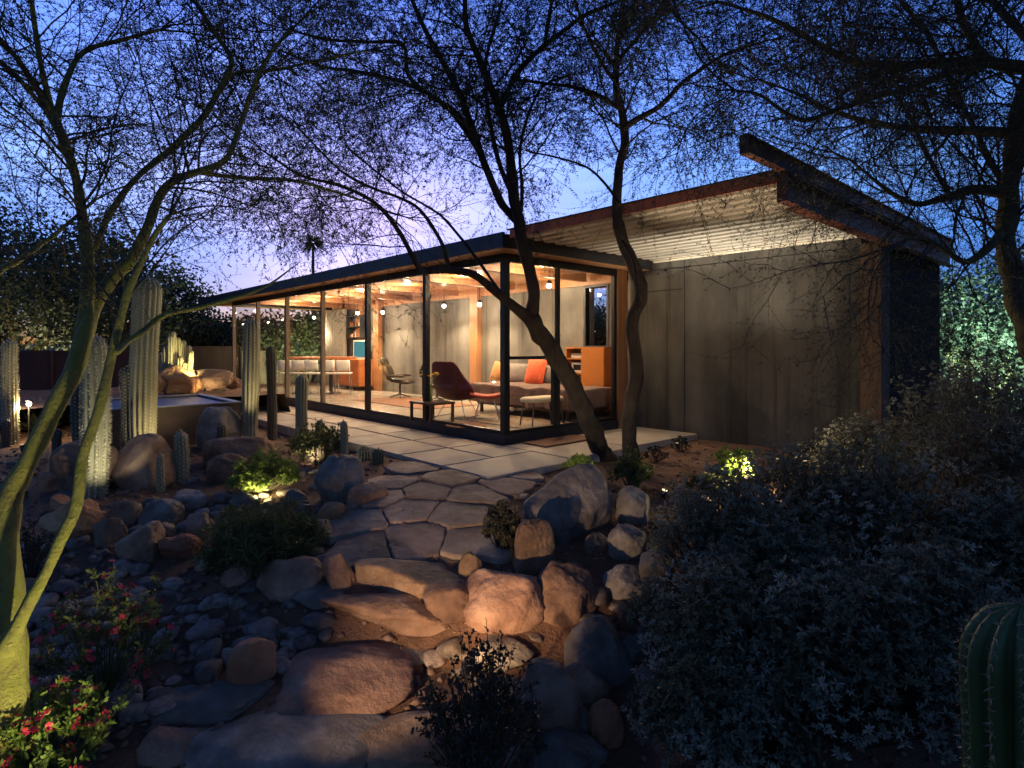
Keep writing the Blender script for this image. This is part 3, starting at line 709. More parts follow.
RK = [
 (572,545,98,82,'largest rounded grey boulder, half lit orange, below the two tree trunks','rock_grey',dict(soft=14,facets=8,deep=.9)),
 (535,577,42,56,'egg shaped orange lit boulder leaning in front of the largest boulder','rock_brown',dict(soft=16,facets=5)),
 (635,525,38,37,'grey boulder on the right of the largest boulder','rock_grey',{}),
 (630,560,42,34,'rounded pale grey boulder below the other grey one','rock_grey',dict(soft=16)),
 (598,557,28,22,'small brown stone wedged between the largest boulder and the pale grey one','rock_brown',{}),
 (567,632,66,60,'angular brown boulder at the right end of the stone steps','rock_brown',dict(facets=8,soft=20)),
 (470,592,26,36,'small lit block at the right end of the long stone step','rock_brown',{}),
 (502,634,92,60,'broad sloping brown boulder right of the steps','rock_brown',dict(soft=14)),
 (283,604,72,42,'long brown boulder at the left end of the steps','rock_brown',dict(soft=14)),
 (335,592,34,38,'upright brown stone beside the long step','rock_brown',{}),
 (312,612,62,22,'low dark stone under the left end of the steps','rock_grey',{}),
 (335,506,52,50,'tall grey peaked boulder left of the flagstone path','rock_grey',dict(facets=7,soft=18)),
 (364,509,42,24,'wedge shaped brown stone at the foot of the grey peaked boulder','rock_brown',dict(facets=7,soft=20)),
 (329,526,28,22,'small orange stone left of the path','rock_red',{}),
 (318,545,34,24,'rounded stone half under the green shrub','rock_brown',{}),
 (72,492,62,52,'left half of the broken brown boulder pair behind the cacti','rock_brown',dict(facets=7,soft=20)),
 (128,490,66,58,'big angular brown boulder right of the spiny cactus','rock_brown',dict(facets=7,soft=22,rough=.04)),
 (52,492,40,22,'low rust brown stone in front of the broken boulder','rock_red',{}),
 (219,484,40,30,'round brown stone beside the lit yellow shrub','rock_brown',dict(soft=15)),
 (226,470,78,36,'long grey brown mound of rock behind the round stone','rock_brown',{}),
 (209,452,44,46,'pale boulder against the tank wall lit from below','rock_grey',{}),
 (246,690,50,42,'pointed orange stone standing alone in the stream bed','rock_red',dict(facets=6,soft=24,rough=.04)),
 (604,692,76,66,'large smooth blue grey boulder right of the stream bed','rock_grey',dict(soft=14)),
 (588,722,52,44,'warm lit boulder leaning under the blue grey one','rock_brown',{}),
 (607,752,38,42,'dark reddish stone in front of the warm lit boulder','rock_red',{}),
 (545,760,78,82,'blocky boulder brightly lit orange behind the dark shrub','rock_brown',dict(facets=7,soft=20)),
 (585,745,26,28,'small dark angular stone in the glow at the lower centre','rock_grey',{}),
 (160,768,60,32,'rough brown stone at the lower left','rock_brown',dict(rough=.1)),
 (505,672,62,30,'flat blue grey stone at the foot of the steps','rock_grey',{}),
 (640,668,36,26,'grey stone right of the blue grey boulder','rock_grey',{}),
 (628,600,46,34,'dark low stone under the right boulders','rock_grey',{}),
 (660,590,40,34,'dark stone at the edge of the silver shrubs','rock_grey',{}),
 (560,800,110,60,'low grey boulder at the bottom edge of the view','rock_grey',{}),
 (150,548,38,24,'brown stone in the cobble bed below the spiny cactus','rock_brown',{}),
 (128,564,46,40,'reddish brown angular stone in the left slope','rock_brown',dict(facets=7)),
 (172,562,40,26,'flat topped orange brown stone in the left slope','rock_red',dict(facets=8)),
 (152,526,42,26,'grey blocky stone above the reddish angular one','rock_grey',dict(facets=7)),
 (118,526,30,26,'rounded reddish stone left of the grey block','rock_brown',{}),
 (193,540,30,26,'brown stone left of the green sprawling shrub','rock_brown',{}),
 (60,540,52,40,'dark rust stone behind the green trunk','rock_red',{}),
 (100,548,34,30,'dark brown stone between the green stems','rock_brown',{}),
 (56,514,22,18,'small orange cobble between the two green stems','rock_red',{}),
 (205,575,34,24,'brown stone below the green shrub','rock_brown',{}),
 (232,590,32,22,'round stone under the grass like shrub','rock_brown',{}),
 (185,510,36,18,'flat stone in front of the small barrel cactus','rock_grey',{}),
 (240,510,34,18,'low grey stone under the yellow shrub','rock_grey',{}),
 (292,505,26,16,'small stone right of the yellow shrub','rock_grey',{}),
 (750,540,26,20,'angular grey stone below the bollard light','rock_grey',{}),
 (788,500,22,14,'small pinkish stone right of the bollard light','rock_brown',{}),
 (690,530,30,16,'flat dark stone in the bed by the silver shrub','rock_grey',{}),
]
for px, pb, w, h, lab, m, kw in RK: rock(px, pb, w, h, lab, m, **kw)
# raised rocks beyond the tank
def rock_at(px, py, w, h, Z, label, m, **kw):
    p = W(px, py, Z); v, f = rockverts(int(px*3+py), 5, 9, .13, 24, 0, 3)
    v = v*np.array([w*Z/F/2, w*Z/F*.4, h*Z/F*.62]); mb = MB(); c, s_ = cs, sn
    mb.add([(a*c-b*s_, a*s_+b*c, d) for a, b, d in v.tolist()], f)
    o = mb.build('boulder', m, None, smooth=True, loc=(0,0,0)); o.location = p+Vector((0, 0, h*Z/F*.5)); return tag(o, label, 'boulder')
rock_at(181, 392, 46, 24, 12.6, 'orange lit boulder below the yellow lit cactus cluster', 'rock_red')
rock_at(212, 389, 38, 18, 12.8, 'pale angular boulder right of the orange one beyond the tank', 'rock_brown')
rock_at(153, 394, 26, 24, 12.2, 'tilted brown boulder behind the tall cactus beyond the tank', 'rock_brown')
rock_at(232, 388, 22, 11, 13.2, 'small low stone near the glass end beyond the tank', 'rock_brown')
# terrace that carries them: raised earth behind the tank
mb = MB(); vs = []; n = 24
for i in range(n):
    for j in range(14):
        u = -6.42-5.5*j/13; v = -5.5+5.0*i/(n-1)
        edge = min(1, j/1.0) if j else 0
        z = .30+.05*noise.noise(Vector((u*1.3, v*1.3, 9)))-(.6 if i in (0, n-1) or j == 13 else 0)
        vs.append((u, v, z))
mb.add(vs, [(i*14+j, i*14+j+1, (i+1)*14+j+1, (i+1)*14+j) for i in range(n-1) for j in range(13)])
struct(mb.build('earth_terrace', 'soil', smooth=True))

# stone steps: big slabs
def slab_rock(px, pyb, w, h, th_, label, m='rock_brown', deep=.7, seed=None, rz=0):
    return rock(px, pyb, w, h, label, m, seed=seed, flat=th_, deep=deep, rough=.08, facets=10, soft=24, sink=.3, box=4.5, rz=rz, sub=5, name='stone_slab', cat='stone slab')
slab_rock(404, 602, 122, 46, .22, 'long orange lit slab forming the top stone step', 'rock_brown', .62, 11)
slab_rock(385, 634, 150, 30, .19, 'broad lower slab under the top step', 'rock_brown', .5, 12)
slab_rock(455, 624, 70, 34, .22, 'brown block between the lower slab and the sloping boulder', 'rock_brown', .7, 13)
slab_rock(330, 718, 150, 70, .16, 'rough lit slab in the middle of the stream bed', 'rock_brown', .8, 14, .2)
slab_rock(250, 790, 260, 90, .14, 'wide dark flat slab at the bottom of the view', 'rock_grey', .7, 15, .15)
slab_rock(400, 775, 130, 60, .10, 'low flat slab left of the dark shrub', 'rock_brown', .7, 16)
slab_rock(385, 672, 140, 26, .10, 'flat blue grey slab just below the steps', 'rock_grey', .6, 17)
slab_rock(200, 722, 110, 30, .07, 'flat grey slab in the left of the stream bed', 'rock_grey', .6, 18)

# flagstones
def flag(px, py, w, h, i, label, group):
    w *= 1.3; h *= 1.35
    g_, Z = G(px, py); r = random.Random(i)
    wd = w*Z/F/2; el = (CZ-g_.z)/Z; dp = h*Z/F/2/el
    n = 40; ph = [r.uniform(0, 6.28) for _ in range(4)]; mb = MB(); th_ = .022
    ring = []
    for k in range(n):
        a = 2*math.pi*k/n; rr = 1+.10*math.sin(2*a+ph[0])+.09*math.sin(3*a+ph[1])+.05*math.sin(5*a+ph[2])+.03*math.sin(8*a+ph[3])+.02*math.sin(13*a+ph[1])
        ca, sa = math.cos(a), math.sin(a); q = .75
        x = math.copysign(abs(ca)**q, ca)*wd*rr; y = math.copysign(abs(sa)**q, sa)*dp*rr
        lx, ly = x*cs-y*sn, x*sn+y*cs; f_ = 1
        for (qx, qy) in FC:
            ex, ey = qx-g_.x, qy-g_.y; d2 = math.hypot(ex, ey)
            if d2 < .02: continue
            pr = (lx*ex+ly*ey)/d2; lim = d2/2-.005-.02*noise.noise(Vector((qx+g_.x, k*.4, 2)))
            if pr > lim: f_ = min(f_, lim/pr)
        ring.append((x*f_, y*f_))
    # slope of ground
    vs = []
    for s_, zz in ((1, -.12), (1, th_*.6), (.965, th_), (.5, th_+.003), (0.02, th_+.002)):
        for x, y in ring:
            X, Y = x*s_*cs-y*s_*sn, x*s_*sn+y*s_*cs
            gz = ground(g_.x+X, g_.y+Y)*.75+g_.z*.25
            vs.append((X, Y, gz-g_.z+zz+.012+(.005*noise.noise(Vector((X*9, Y*9, i))) if zz > 0 else 0)))
    fs = [(k*n+j, k*n+(j+1)%n, (k+1)*n+(j+1)%n, (k+1)*n+j) for k in range(4) for j in range(n)]+[tuple(4*n+j for j in range(n))]
    mb.add(vs, fs); o = mb.build('flagstone', 'flag', None, smooth=False, loc=(0,0,0)); o.location = g_
    return tag(o, label, 'flagstone', group)
FC = []
FG = [(450,480,66,20),(418,469,40,9),(426,494,50,9),(476,496,50,9),(408,512,60,18),(360,524,56,18),(460,517,60,16),(415,541,74,20),(505,488,42,9),(390,484,40,9),(360,553,56,16),(474,546,56,17),(523,477,30,7),(382,500,40,9)]
FC = [tuple(G(a[0], a[1])[0][:2]) for a in FG]
mb = MB(); PX = [(395,462),(530,470),(525,500),(500,570),(330,572),(335,525),(372,490)]
cc = G(430, 515)[0]; pr_ = [G(*q)[0] for q in PX]; n = 40; ringp = []
for k in range(n):
    t_ = k/n*len(pr_); i = int(t_); q = pr_[i].lerp(pr_[(i+1) % len(pr_)], t_-i); q = q+(q-cc)*.05*noise.noise(q*3); ringp.append(q)
vs = [(cc.x+(q.x-cc.x)*f_, cc.y+(q.y-cc.y)*f_, 0) for f_ in (1, .8, .6, .4, .2, .02) for q in ringp]
vs = [(x, y, ground(x, y)+(.016 if i >= n else -.02)) for i, (x, y, z) in enumerate(vs)]
mb.add(vs, [(k*n+j, k*n+(j+1)%n, (k+1)*n+(j+1)%n, (k+1)*n+j) for k in range(5) for j in range(n)])
struct(mb.build('path', 'mortar', smooth=True))
for i, a in enumerate(FG):
    lab = 'large oval flagstone directly below the patio slabs' if i == 0 else 'narrow pale flagstone left of the large oval one' if i == 1 else 'flat irregular flagstone set in the descending garden path'
    flag(*a, i, lab, 'flagstones of the garden path')

# cobbles
CM = []
for s_ in range(7):
    v, f = rockverts(900+s_, 3, 7, .06, 10); me = bpy.data.meshes.new('cobble')
    v = v*np.array([.5, .36, .24]); me.from_pydata(v.tolist(), [], f); me.materials.append(M['cobble']); me.polygons.foreach_set('use_smooth', [True]*len(me.polygons)); CM.append(me)
occ = [(o.location.x, o.location.y, max(o.dimensions.x, o.dimensions.y)*.42) for o in bpy.data.objects if o.name.startswith(('boulder', 'stone_slab'))]
bpy.context.view_layer.update()
occ = [(o.location.x, o.location.y, max(o.dimensions.x, o.dimensions.y)*.40) for o in bpy.data.objects if o.name.startswith(('boulder', 'stone_slab'))]
def free(x, y, r=.0): return all((x-a)**2+(y-b)**2 > (c+r)**2 for a, b, c in occ)
cnt = 0; tries = 0
while cnt < 290 and tries < 6000:
    tries += 1
    t = random.random()
    if t < .62: px, py = random.uniform(-10, 330), random.uniform(462, 720)
    elif t < .75: px, py = random.uniform(280, 400), random.uniform(425, 480)
    elif t < .9: px, py = random.uniform(480, 760), random.uniform(485, 700)
    else: px, py = random.uniform(200, 600), random.uniform(620, 768)
    g_, Z = G(px, py)
    if (-9 < g_.x < 1.6 and g_.y > -1.7) or not free(g_.x, g_.y, .02): continue
    if 345 < px < 520 and 470 < py < 570: continue
    s_ = random.choice([.12, .15, .18, .22, .27])*random.uniform(.8, 1.1)
    if t > .62 and t < .75: s_ *= .5
    o = bpy.data.objects.new('cobble', random.choice(CM)); col.objects.link(o)
    o.location = (g_.x, g_.y, g_.z+s_*.05); o.scale = (s_, s_, s_*random.uniform(.8, 1.2)); o.rotation_euler = (random.uniform(-.2, .2), random.uniform(-.2, .2), random.uniform(0, 6.28))
    tag(o, 'rounded river cobble lying in the dry stream bed', 'cobble', 'cobbles in the dry stream bed'); occ.append((g_.x, g_.y, s_*.34)); cnt += 1
# pebble litter
mb = MB(); pv = [(1,0,0),(-1,0,0),(0,1,0),(0,-1,0),(0,0,1),(0,0,-1)]; pf = [(0,2,4),(2,1,4),(1,3,4),(3,0,4),(2,0,5),(1,2,5),(3,1,5),(0,3,5)]
v2, f2 = ICO[2]; 
for k in range(7000):
    Z = random.uniform(2.2, 13)**1.0; X = random.uniform(-.95, .95)*Z
    u, v = UV(X, Z)
    if (-13 < u < 1.56 and v > -1.63) or (u < 4.2 and v > 3.0): continue
    if -6.4 < u < -4.0 and -5 < v < -2.2: continue
    s_ = random.uniform(.010, .035)*(1.5 if X < -.5 else 1)
    z = ground(u, v)+s_*.2; a = random.uniform(0, 3.14); c, d = math.cos(a), math.sin(a); sx, sy, sz = s_*random.uniform(.8, 1.4), s_*random.uniform(.6, 1), s_*random.uniform(.45, .8)
    j = [random.uniform(.75, 1.2) for _ in range(6)]
    mb.add([(u+(p[0]*sx*c-p[1]*sy*d)*q, v+(p[0]*sx*d+p[1]*sy*c)*q, z+p[2]*sz*q) for p, q in zip(pv, j)], pf)
o = mb.build('pebbles', 'gravel', smooth=True); o['kind'] = 'stuff'; o['label'] = 'loose pebbles and gravel strewn over the soil'; o['category'] = 'gravel'

# ------------------------------------------------------------------ tank
th = thing('water_tank', 'long raised water tank with dark stone sides left of the house', 'pool', (-5.25, -3.6, -.3))
ta, tb, tc_, td = -6.42, -4.11, -4.25, -2.35; tz = .37
mb = MB().box((ta, tc_, -.5), (tb, tc_+.12, tz)).box((ta, td-.12, -.5), (tb, td, tz)).box((ta, tc_+.12, -.5), (ta+.12, td-.12, tz)).box((tb-.12, tc_+.12, -.5), (tb, td-.12, tz))
mb.build('tank_wall', 'brownwall', th)
mb = MB().box((ta-.01, tc_-.01, tz), (tb+.01, tc_+.1, tz+.02)).box((ta-.01, td-.1, tz), (tb+.01, td+.01, tz+.02)).box((ta-.01, tc_+.1, tz), (ta+.1, td-.1, tz+.02)).box((tb-.06, tc_+.1, tz), (tb+.01, td-.1, tz+.02))
mb.build('rim', 'rimsteel', th)
box('water', (ta+.1, tc_+.1, tz-.14), (tb-.1, td-.1, tz-.02), 'water', th)
box('tank_floor', (ta+.05, tc_+.05, -.5), (tb-.05, td-.05, -.3), 'brownwall', th)
# rust steel wall and dark wall behind
p0, p1 = W(-60, 352, 17.5), W(166, 352, 17.5)
def wallseg(p0, p1, zt, zb, t_, name, m, label, cat, cap=None):
    d = (p1-p0); d.z = 0; n_ = Vector((-d.y, d.x, 0)).normalized()*t_
    th = thing(name, label, cat, ((p0.x+p1.x)/2, (p0.y+p1.y)/2, zb))
    vs = [(q.x, q.y, z) for z in (zb, zt) for q in (p0, p1, p1+n_, p0+n_)]
    mb = MB(); mb.add(vs, [(0,3,2,1),(4,5,6,7),(0,1,5,4),(1,2,6,5),(2,3,7,6),(3,0,4,7)]); mb.build('panel', m, th)
    k = int(d.length/1.5); mb = MB()
    for i in range(k+1):
        q = p0+d*(i/max(k, 1))-n_.normalized()*.03; mb = MB(); mb.box((q.x-.03, q.y-.03, zb), (q.x+.03, q.y+.03, zt-.02)); mb.build('fence_post', m, th)
wallseg(p0, p1, 1.22, -.3, .06, 'steel_fence', 'corten', 'long rust brown steel fence behind the cacti at the left', 'fence')
wallseg(W(166, 347, 17), W(240, 347, 19), 1.35, -.3, .1, 'timber_fence', 'darkwall', 'dark fence behind the lit cactus cluster', 'fence')
wallseg(W(240, 350, 20), W(345, 350, 24), 1.2, -.3, .1, 'garden_wall', 'brownwall', 'low dark garden wall seen through the far glass', 'wall')
wallseg(W(950, 350, 15), W(1150, 350, 13), 1.25, -.3, .1, 'boundary_wall', 'darkwall', 'dark boundary wall below the pale tree right of the house', 'wall')

# ------------------------------------------------------------------ cacti
def cactus_col(mb, sp, base, h, r, ribs=14, lean=(0, 0), depth=.16, seed=0, spl=.03, step=.045, taper=.9, spm=1):
    rr = random.Random(seed); nt_ = ribs*6; nz_ = max(16, int(h/.035)); 
    k1, k2 = rr.uniform(0, 6), rr.uniform(0, 6)
    def axis(t): return Vector((base[0]+lean[0]*t*h+.02*h*math.sin(2.2*t+k1)*t, base[1]+lean[1]*t*h+.02*h*math.sin(2.6*t+k2)*t, base[2]+h*t))
    def rad(t):
        z = t*h; top = h-z; cap = r*1.3
        q = 1 if top > cap else math.sqrt(max(0, 1-((cap-top)/cap)**2))
        return r*(taper+(1-taper)*min(1, z/(.35*h)))*(1+.035*math.sin(t*9+k1))*max(q, .02)
    vs = []
    for i in range(nz_+1):
        t = i/nz_; c = axis(t); R_ = rad(t)
        for j in range(nt_):
            a = 2*math.pi*j/nt_; rb = abs(math.cos(ribs*a/2)); q = 1-depth*(1-rb**.7)*1.5
            vs.append((c.x+R_*q*math.cos(a), c.y+R_*q*math.sin(a), c.z))
    mb.add(vs, [(i*nt_+j, i*nt_+(j+1)%nt_, (i+1)*nt_+(j+1)%nt_, (i+1)*nt_+j) for i in range(nz_) for j in range(nt_)]+[tuple(nz_*nt_+j for j in range(nt_))])
    tr = []
    ns = int(h/step)
    for k in range(ribs):
        a = 2*math.pi*k/ribs
        for i in range(ns+1):
            t = (i+.5*(k % 2))/ns
            if t > 1: continue
            c = axis(t); R_ = rad(t); out = Vector((math.cos(a), math.sin(a), .15 if t < .93 else 1)).normalized()
            p = Vector((c.x+R_*math.cos(a), c.y+R_*math.sin(a), c.z)); tg = Vector((-math.sin(a), math.cos(a), 0)); up = Vector((0, 0, 1))
            for s_ in range(6):
                w_ = rr.uniform(0, 6.28); d = (out*rr.uniform(.5, 1.1)+tg*math.cos(w_)*.9+up*math.sin(w_)*.9).normalized()*spl*rr.uniform(.6, 1.2)
                sd = d.cross(out).normalized()*spl*.07
                tr.append([p+sd, p-sd, p+d])
    if tr: sp.tris(np.array([[tuple(q) for q in x] for x in tr]), 0)
def saguaro(px, pyt, pyb, w, label, m='cactus', ribs=14, sp='spine', Z=None, arms=None, spl=.03, step=.05, depth=.16, lean=(0, 0), name='columnar_cactus', cat='cactus', taper=.9):
    if Z is None: g_, Z = G(px, pyb)
    else:
        g_ = W(px, pyb, Z)
    h = (pyb-pyt)*Z/F; r = w*Z/F/2*(.84 if px < 900 else 1)
    th = thing(name, label, cat, g_)
    a, b = MB(), MB(); cactus_col(a, b, (g_.x, g_.y, g_.z-.1), h+.1, r, ribs, lean, depth, int(px), spl, step, taper)
    for (dx, z0, z1, rr) in (arms or []):
        q = Vector((g_.x+dx*cs*r*2, g_.y+dx*sn*r*2, g_.z+z0)); cactus_col(a, b, q, z1-z0, rr, 10, (0, 0), depth, int(px+dx*9), spl, step)
    a.build('stem', m, th, smooth=True); b.build('spines', sp, th); return th
saguaro(143, 277, 457, 30, 'tallest ribbed cactus, standing before the water tank', 'cactus', 15, 'spine', depth=.2, spl=.024)
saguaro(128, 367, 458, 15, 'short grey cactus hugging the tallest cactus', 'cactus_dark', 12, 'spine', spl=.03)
saguaro(94, 335, 496, 27, 'very spiny pale cactus between the green tree stems', 'cactus', 12, 'spine', spl=.045, step=.04)
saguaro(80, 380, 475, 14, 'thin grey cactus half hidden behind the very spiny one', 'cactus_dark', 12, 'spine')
saguaro(11, 340, 445, 15, 'slim pale cactus at the left edge', 'cactus', 12, 'spine', spl=.045)
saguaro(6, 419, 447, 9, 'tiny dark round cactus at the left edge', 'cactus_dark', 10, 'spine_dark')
saguaro(35, 438, 468, 8, 'small pale cactus behind the green trunk', 'cactus', 10, 'spine')
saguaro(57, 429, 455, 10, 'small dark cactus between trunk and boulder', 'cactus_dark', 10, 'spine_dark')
saguaro(250, 319, 447, 19, 'tall pale cactus right of the water tank', 'cactus', 12, 'spine', spl=.022, depth=.2, taper=.8)
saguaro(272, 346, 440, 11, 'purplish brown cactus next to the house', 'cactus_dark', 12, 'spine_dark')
saguaro(302, 374, 449, 14, 'medium green cactus in front of the far mullions', 'cactus', 12, 'spine', spl=.02)
saguaro(182, 431, 482, 14, 'short barrel like cactus with a halo of spines', 'cactus', 12, 'spine', spl=.035)
saguaro(161, 454, 492, 8, 'little thin cactus left of the short barrel like one', 'cactus', 10, 'spine')
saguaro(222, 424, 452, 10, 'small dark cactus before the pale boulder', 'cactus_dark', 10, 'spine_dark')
saguaro(344, 420, 462, 9, 'small bright spined cactus right of the leafy cactus bush', 'cactus', 10, 'spine', spl=.025)
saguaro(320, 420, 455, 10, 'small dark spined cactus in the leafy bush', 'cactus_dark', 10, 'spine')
saguaro(1020, 601, 900, 100, 'large green cactus with deep ribs in the right foreground corner', 'cactus_green', 13, 'spine_dark', Z=1.75, spl=.026, step=.032, depth=.26, taper=.8)
saguaro(364, 446, 460, 15, 'left golden barrel cactus beside the patio', 'cactus_green', 14, 'spine', spl=.03, step=.02, name='barrel_cactus')
saguaro(378, 449, 463, 14, 'right dark barrel cactus beside the patio', 'cactus_green', 14, 'spine_dark', spl=.03, step=.02, name='barrel_cactus')
# cluster beyond the tank
base = W(175, 383, 12.9); th = thing('cactus_cluster', 'clump of upright cactus stems lit yellow beyond the water tank', 'cactus', base)
for i, (px, top, w) in enumerate([(160,352,6),(165,345,6),(169,335,6),(174,331,6),(178,337,6),(183,340,6),(188,345,6),(192,350,5),(171,358,7),(181,356,7),(186,362,6),(163,362,6)]):
    Zk = 12.9+random.uniform(-.35, .4); b = W(175+(px-175)*.75, 388, Zk); t_ = W(px, top, Zk); h = t_.z-b.z
    a_, s_ = MB(), MB(); cactus_col(a_, s_, tuple(b), h, w*Zk/F/2, 7, ((t_.x-b.x)/h, (t_.y-b.y)/h), .3, i, .015, .07); a_.build('stem', 'leaf_bright' if False else 'cactus', th, smooth=True)
# agaves
def agave(px, py, w, label, n=34, Z=None):
    g_, Z = G(px, py); L0 = w*Z/F/2; th = thing('agave', label, 'agave', g_); mb = MB(); r = random.Random(int(px))
    for k in range(n):
        a = k*2.4; e = R(12+70*(k/n)); L = L0*r.uniform(.85, 1.15); d = Vector((math.cos(a)*math.cos(e), math.sin(a)*math.cos(e), math.sin(e))); s_ = Vector((-math.sin(a), math.cos(a), 0)); up = Vector((0, 0, 1))
        pts = [Vector((0,0,.02))+g_, g_+d*L*.35+s_*0, g_+d*L*.7, g_+d*L+up*L*.06]; ws = [.035*L0/.4, .055*L0/.4, .035*L0/.4, .002]
        vs = []
        for p_, q in zip(pts, ws): vs += [p_-s_*q+up*q*.5, p_, p_+s_*q+up*q*.5]
        mb.add(vs, [(i*3+j, i*3+j+1, i*3+4+j, i*3+3+j) for i in range(3) for j in range(2)])
    mb.build('leaves', 'agave', th)
agave(38, 432, 60, 'dark spiky agave behind the glaring path light'); agave(70, 425, 44, 'second spiky agave nearer the very spiny cactus')
agave(120, 402+40, 30, 'small agave in front of the tank wall')

# ------------------------------------------------------------------ trees
def smooth(pts, n=4):
    P = [np.array(p, float) for p in pts]; out = []
    for i in range(len(P)-1):
        a, b = P[i], P[i+1]; p0 = P[i-1] if i else 2*a-b; p3 = P[i+2] if i+2 < len(P) else 2*b-a
        for k in range(n):
            t = k/n; out.append(.5*((2*a)+(b-p0)*t+(2*p0-5*a+4*b-p3)*t*t+(-p0+3*a-3*b+p3)*t**3))
    out.append(P[-1]); return out
def limb_pts(pts, z0, z1):
    """(px, py, width px) knots at depths z0..z1 turned into 3-D points with radii"""
    n = len(pts); out = []
    for i, (x, y, w) in enumerate(pts):
        Z = z0+(z1-z0)*i/(n-1); p = W(x, y, Z); out.append((p.x, p.y, p.z, w*Z/F/2))
    return smooth(out, 4)
def perp(d, r):
    a = Vector((r.gauss(0, 1), r.gauss(0, 1), r.gauss(0, 1))); a -= d*a.dot(d); return a.normalized()
class Crown:
    def __init__(s, seed, leaf=(.018, .006), leafn=10, droop=.0, twr=.0016):
        s.r = random.Random(seed); s.mb = MB(); s.lp = []; s.ld = []; s.leaf = leaf; s.leafn = leafn; s.droop = droop; s.twr = twr; s.ok = None
    def walk(s, p, d, L, n, wander, up):
        pts = [p.copy()]; st = L/n
        for i in range(n):
            d = (d+perp(d, s.r)*wander+Vector((0, 0, up))).normalized(); p = p+d*st; pts.append(p)
        return pts
    def twig(s, p, d, L):
        n = 4; pts = s.walk(p, d, L, n, .22, -s.droop*.6)
        s.mb.tube(pts, [s.twr*1.1, s.twr, s.twr*.9, s.twr*.7, s.twr*.4], 3, 0, cap=False)
        for k in range(s.leafn):
            t = s.r.uniform(.1, 1)*n; i = min(int(t), n-1); q = pts[i].lerp(pts[i+1], t-i); s.lp.append(q)
            s.ld.append(perp((pts[i+1]-pts[i]).normalized(), s.r)+(pts[i+1]-pts[i]).normalized()*.6)
    def branch(s, p, d, L, rad, lvl):
        n = 6; pts = s.walk(p, d, L, n, .20, .02 if lvl == 2 else -s.droop*.35)
        s.mb.tube(pts, [rad*(1-.75*i/n) for i in range(n+1)], 4 if lvl == 2 else 3, 0, cap=False)
        k = int((7 if lvl == 2 else 5)*s.dens) if True else 0
        for i in range(k):
            t = (.15+.85*(i+s.r.random())/k)*n; j = min(int(t), n-1); q = pts[j].lerp(pts[j+1], t-j); dd = (pts[j+1]-pts[j]).normalized()
            nd = (dd*.75+perp(dd, s.r)*.85).normalized()
            if lvl == 2: s.branch(q, nd, L*s.r.uniform(.35, .6), rad*.45, 1)
            else: s.twig(q, nd, s.r.uniform(.12, .30)*s.ts)
        if lvl == 1: s.twig(pts[-1], (pts[-1]-pts[-2]).normalized(), .2*s.ts)
    dens = 1; ts = 1
    def from_limb(s, lp, t0=.3, spacing=.2, L=(.6, 1.3), up=.15):
        acc = 0; tot = sum(math.dist(a[:3], b[:3]) for a, b in zip(lp, lp[1:])); run = 0
        for a, b in zip(lp, lp[1:]):
            seg = math.dist(a[:3], b[:3]); run += seg; acc += seg
            if run/tot < t0: acc = 0; continue
            while acc > spacing:
                acc -= spacing; p = Vector(a[:3]).lerp(Vector(b[:3]), s.r.random()); d = (Vector(b[:3])-Vector(a[:3])).normalized()
                nd = (d*.55+perp(d, s.r)+Vector((0, 0, up))).normalized(); LL = s.r.uniform(*L)
                s.branch(p, nd, LL, min(max(.004, a[3]*.35), .012), 2)
        p = Vector(lp[-1][:3]); d = (p-Vector(lp[-2][:3])).normalized()
        for _ in range(3): s.branch(p, (d+perp(d, s.r)*.4).normalized(), s.r.uniform(*L), .007, 2)
    def finish(s, name, mats, parent):
        if s.lp:
            P = np.array([tuple(q) for q in s.lp]); D = np.array([tuple(q) for q in s.ld]); D /= np.linalg.norm(D, axis=1)[:, None]+1e-9
            g = np.random.default_rng(3); Sd = np.cross(D, g.normal(size=D.shape)); Sd /= np.linalg.norm(Sd, axis=1)[:, None]+1e-9
            l = s.leaf[0]*g.uniform(.6, 1.3, len(P))[:, None]; w = s.leaf[1]*g.uniform(.7, 1.3, len(P))[:, None]
            q = np.stack([P, P+D*l*.5+Sd*w, P+D*l, P+D*l*.5-Sd*w], 1); s.mb.quads(q, 1)
        return s.mb.build(name, mats, parent)
def tree(name, label, base, limbs, barks, leafm, seed, spacing=.2, dens=1, L=(.6, 1.3), leaf=(.02, .006), leafn=10, droop=.05, ts=1, twr=.0016, group=None):
    th = thing(name, label, 'tree', base, group=group)
    tb = MB(); cr = Crown(seed, leaf, leafn, droop, twr); cr.dens = dens; cr.ts = ts
    for (pts, z0, z1, t0) in limbs:
        lp = limb_pts(pts, z0, z1); rr = random.Random(seed+len(pts))
        P = []; rad = []
        for i, q in enumerate(lp):
            nn = noise.noise_vector(Vector((q[0]*4, q[1]*4, q[2]*4)))*q[3]*.35; P.append(Vector(q[:3])+nn); rad.append(max(.003, q[3]*(1+.22*noise.noise(Vector(q[:3])*9))))
        tb.tube(P, rad, 10 if rad[0] > .02 else 6)
        if t0 < .99: cr.from_limb(lp, t0, spacing, L)
    tb.build('trunk', barks, th, smooth=True); cr.finish('crown', ['twig', leafm], th); return th

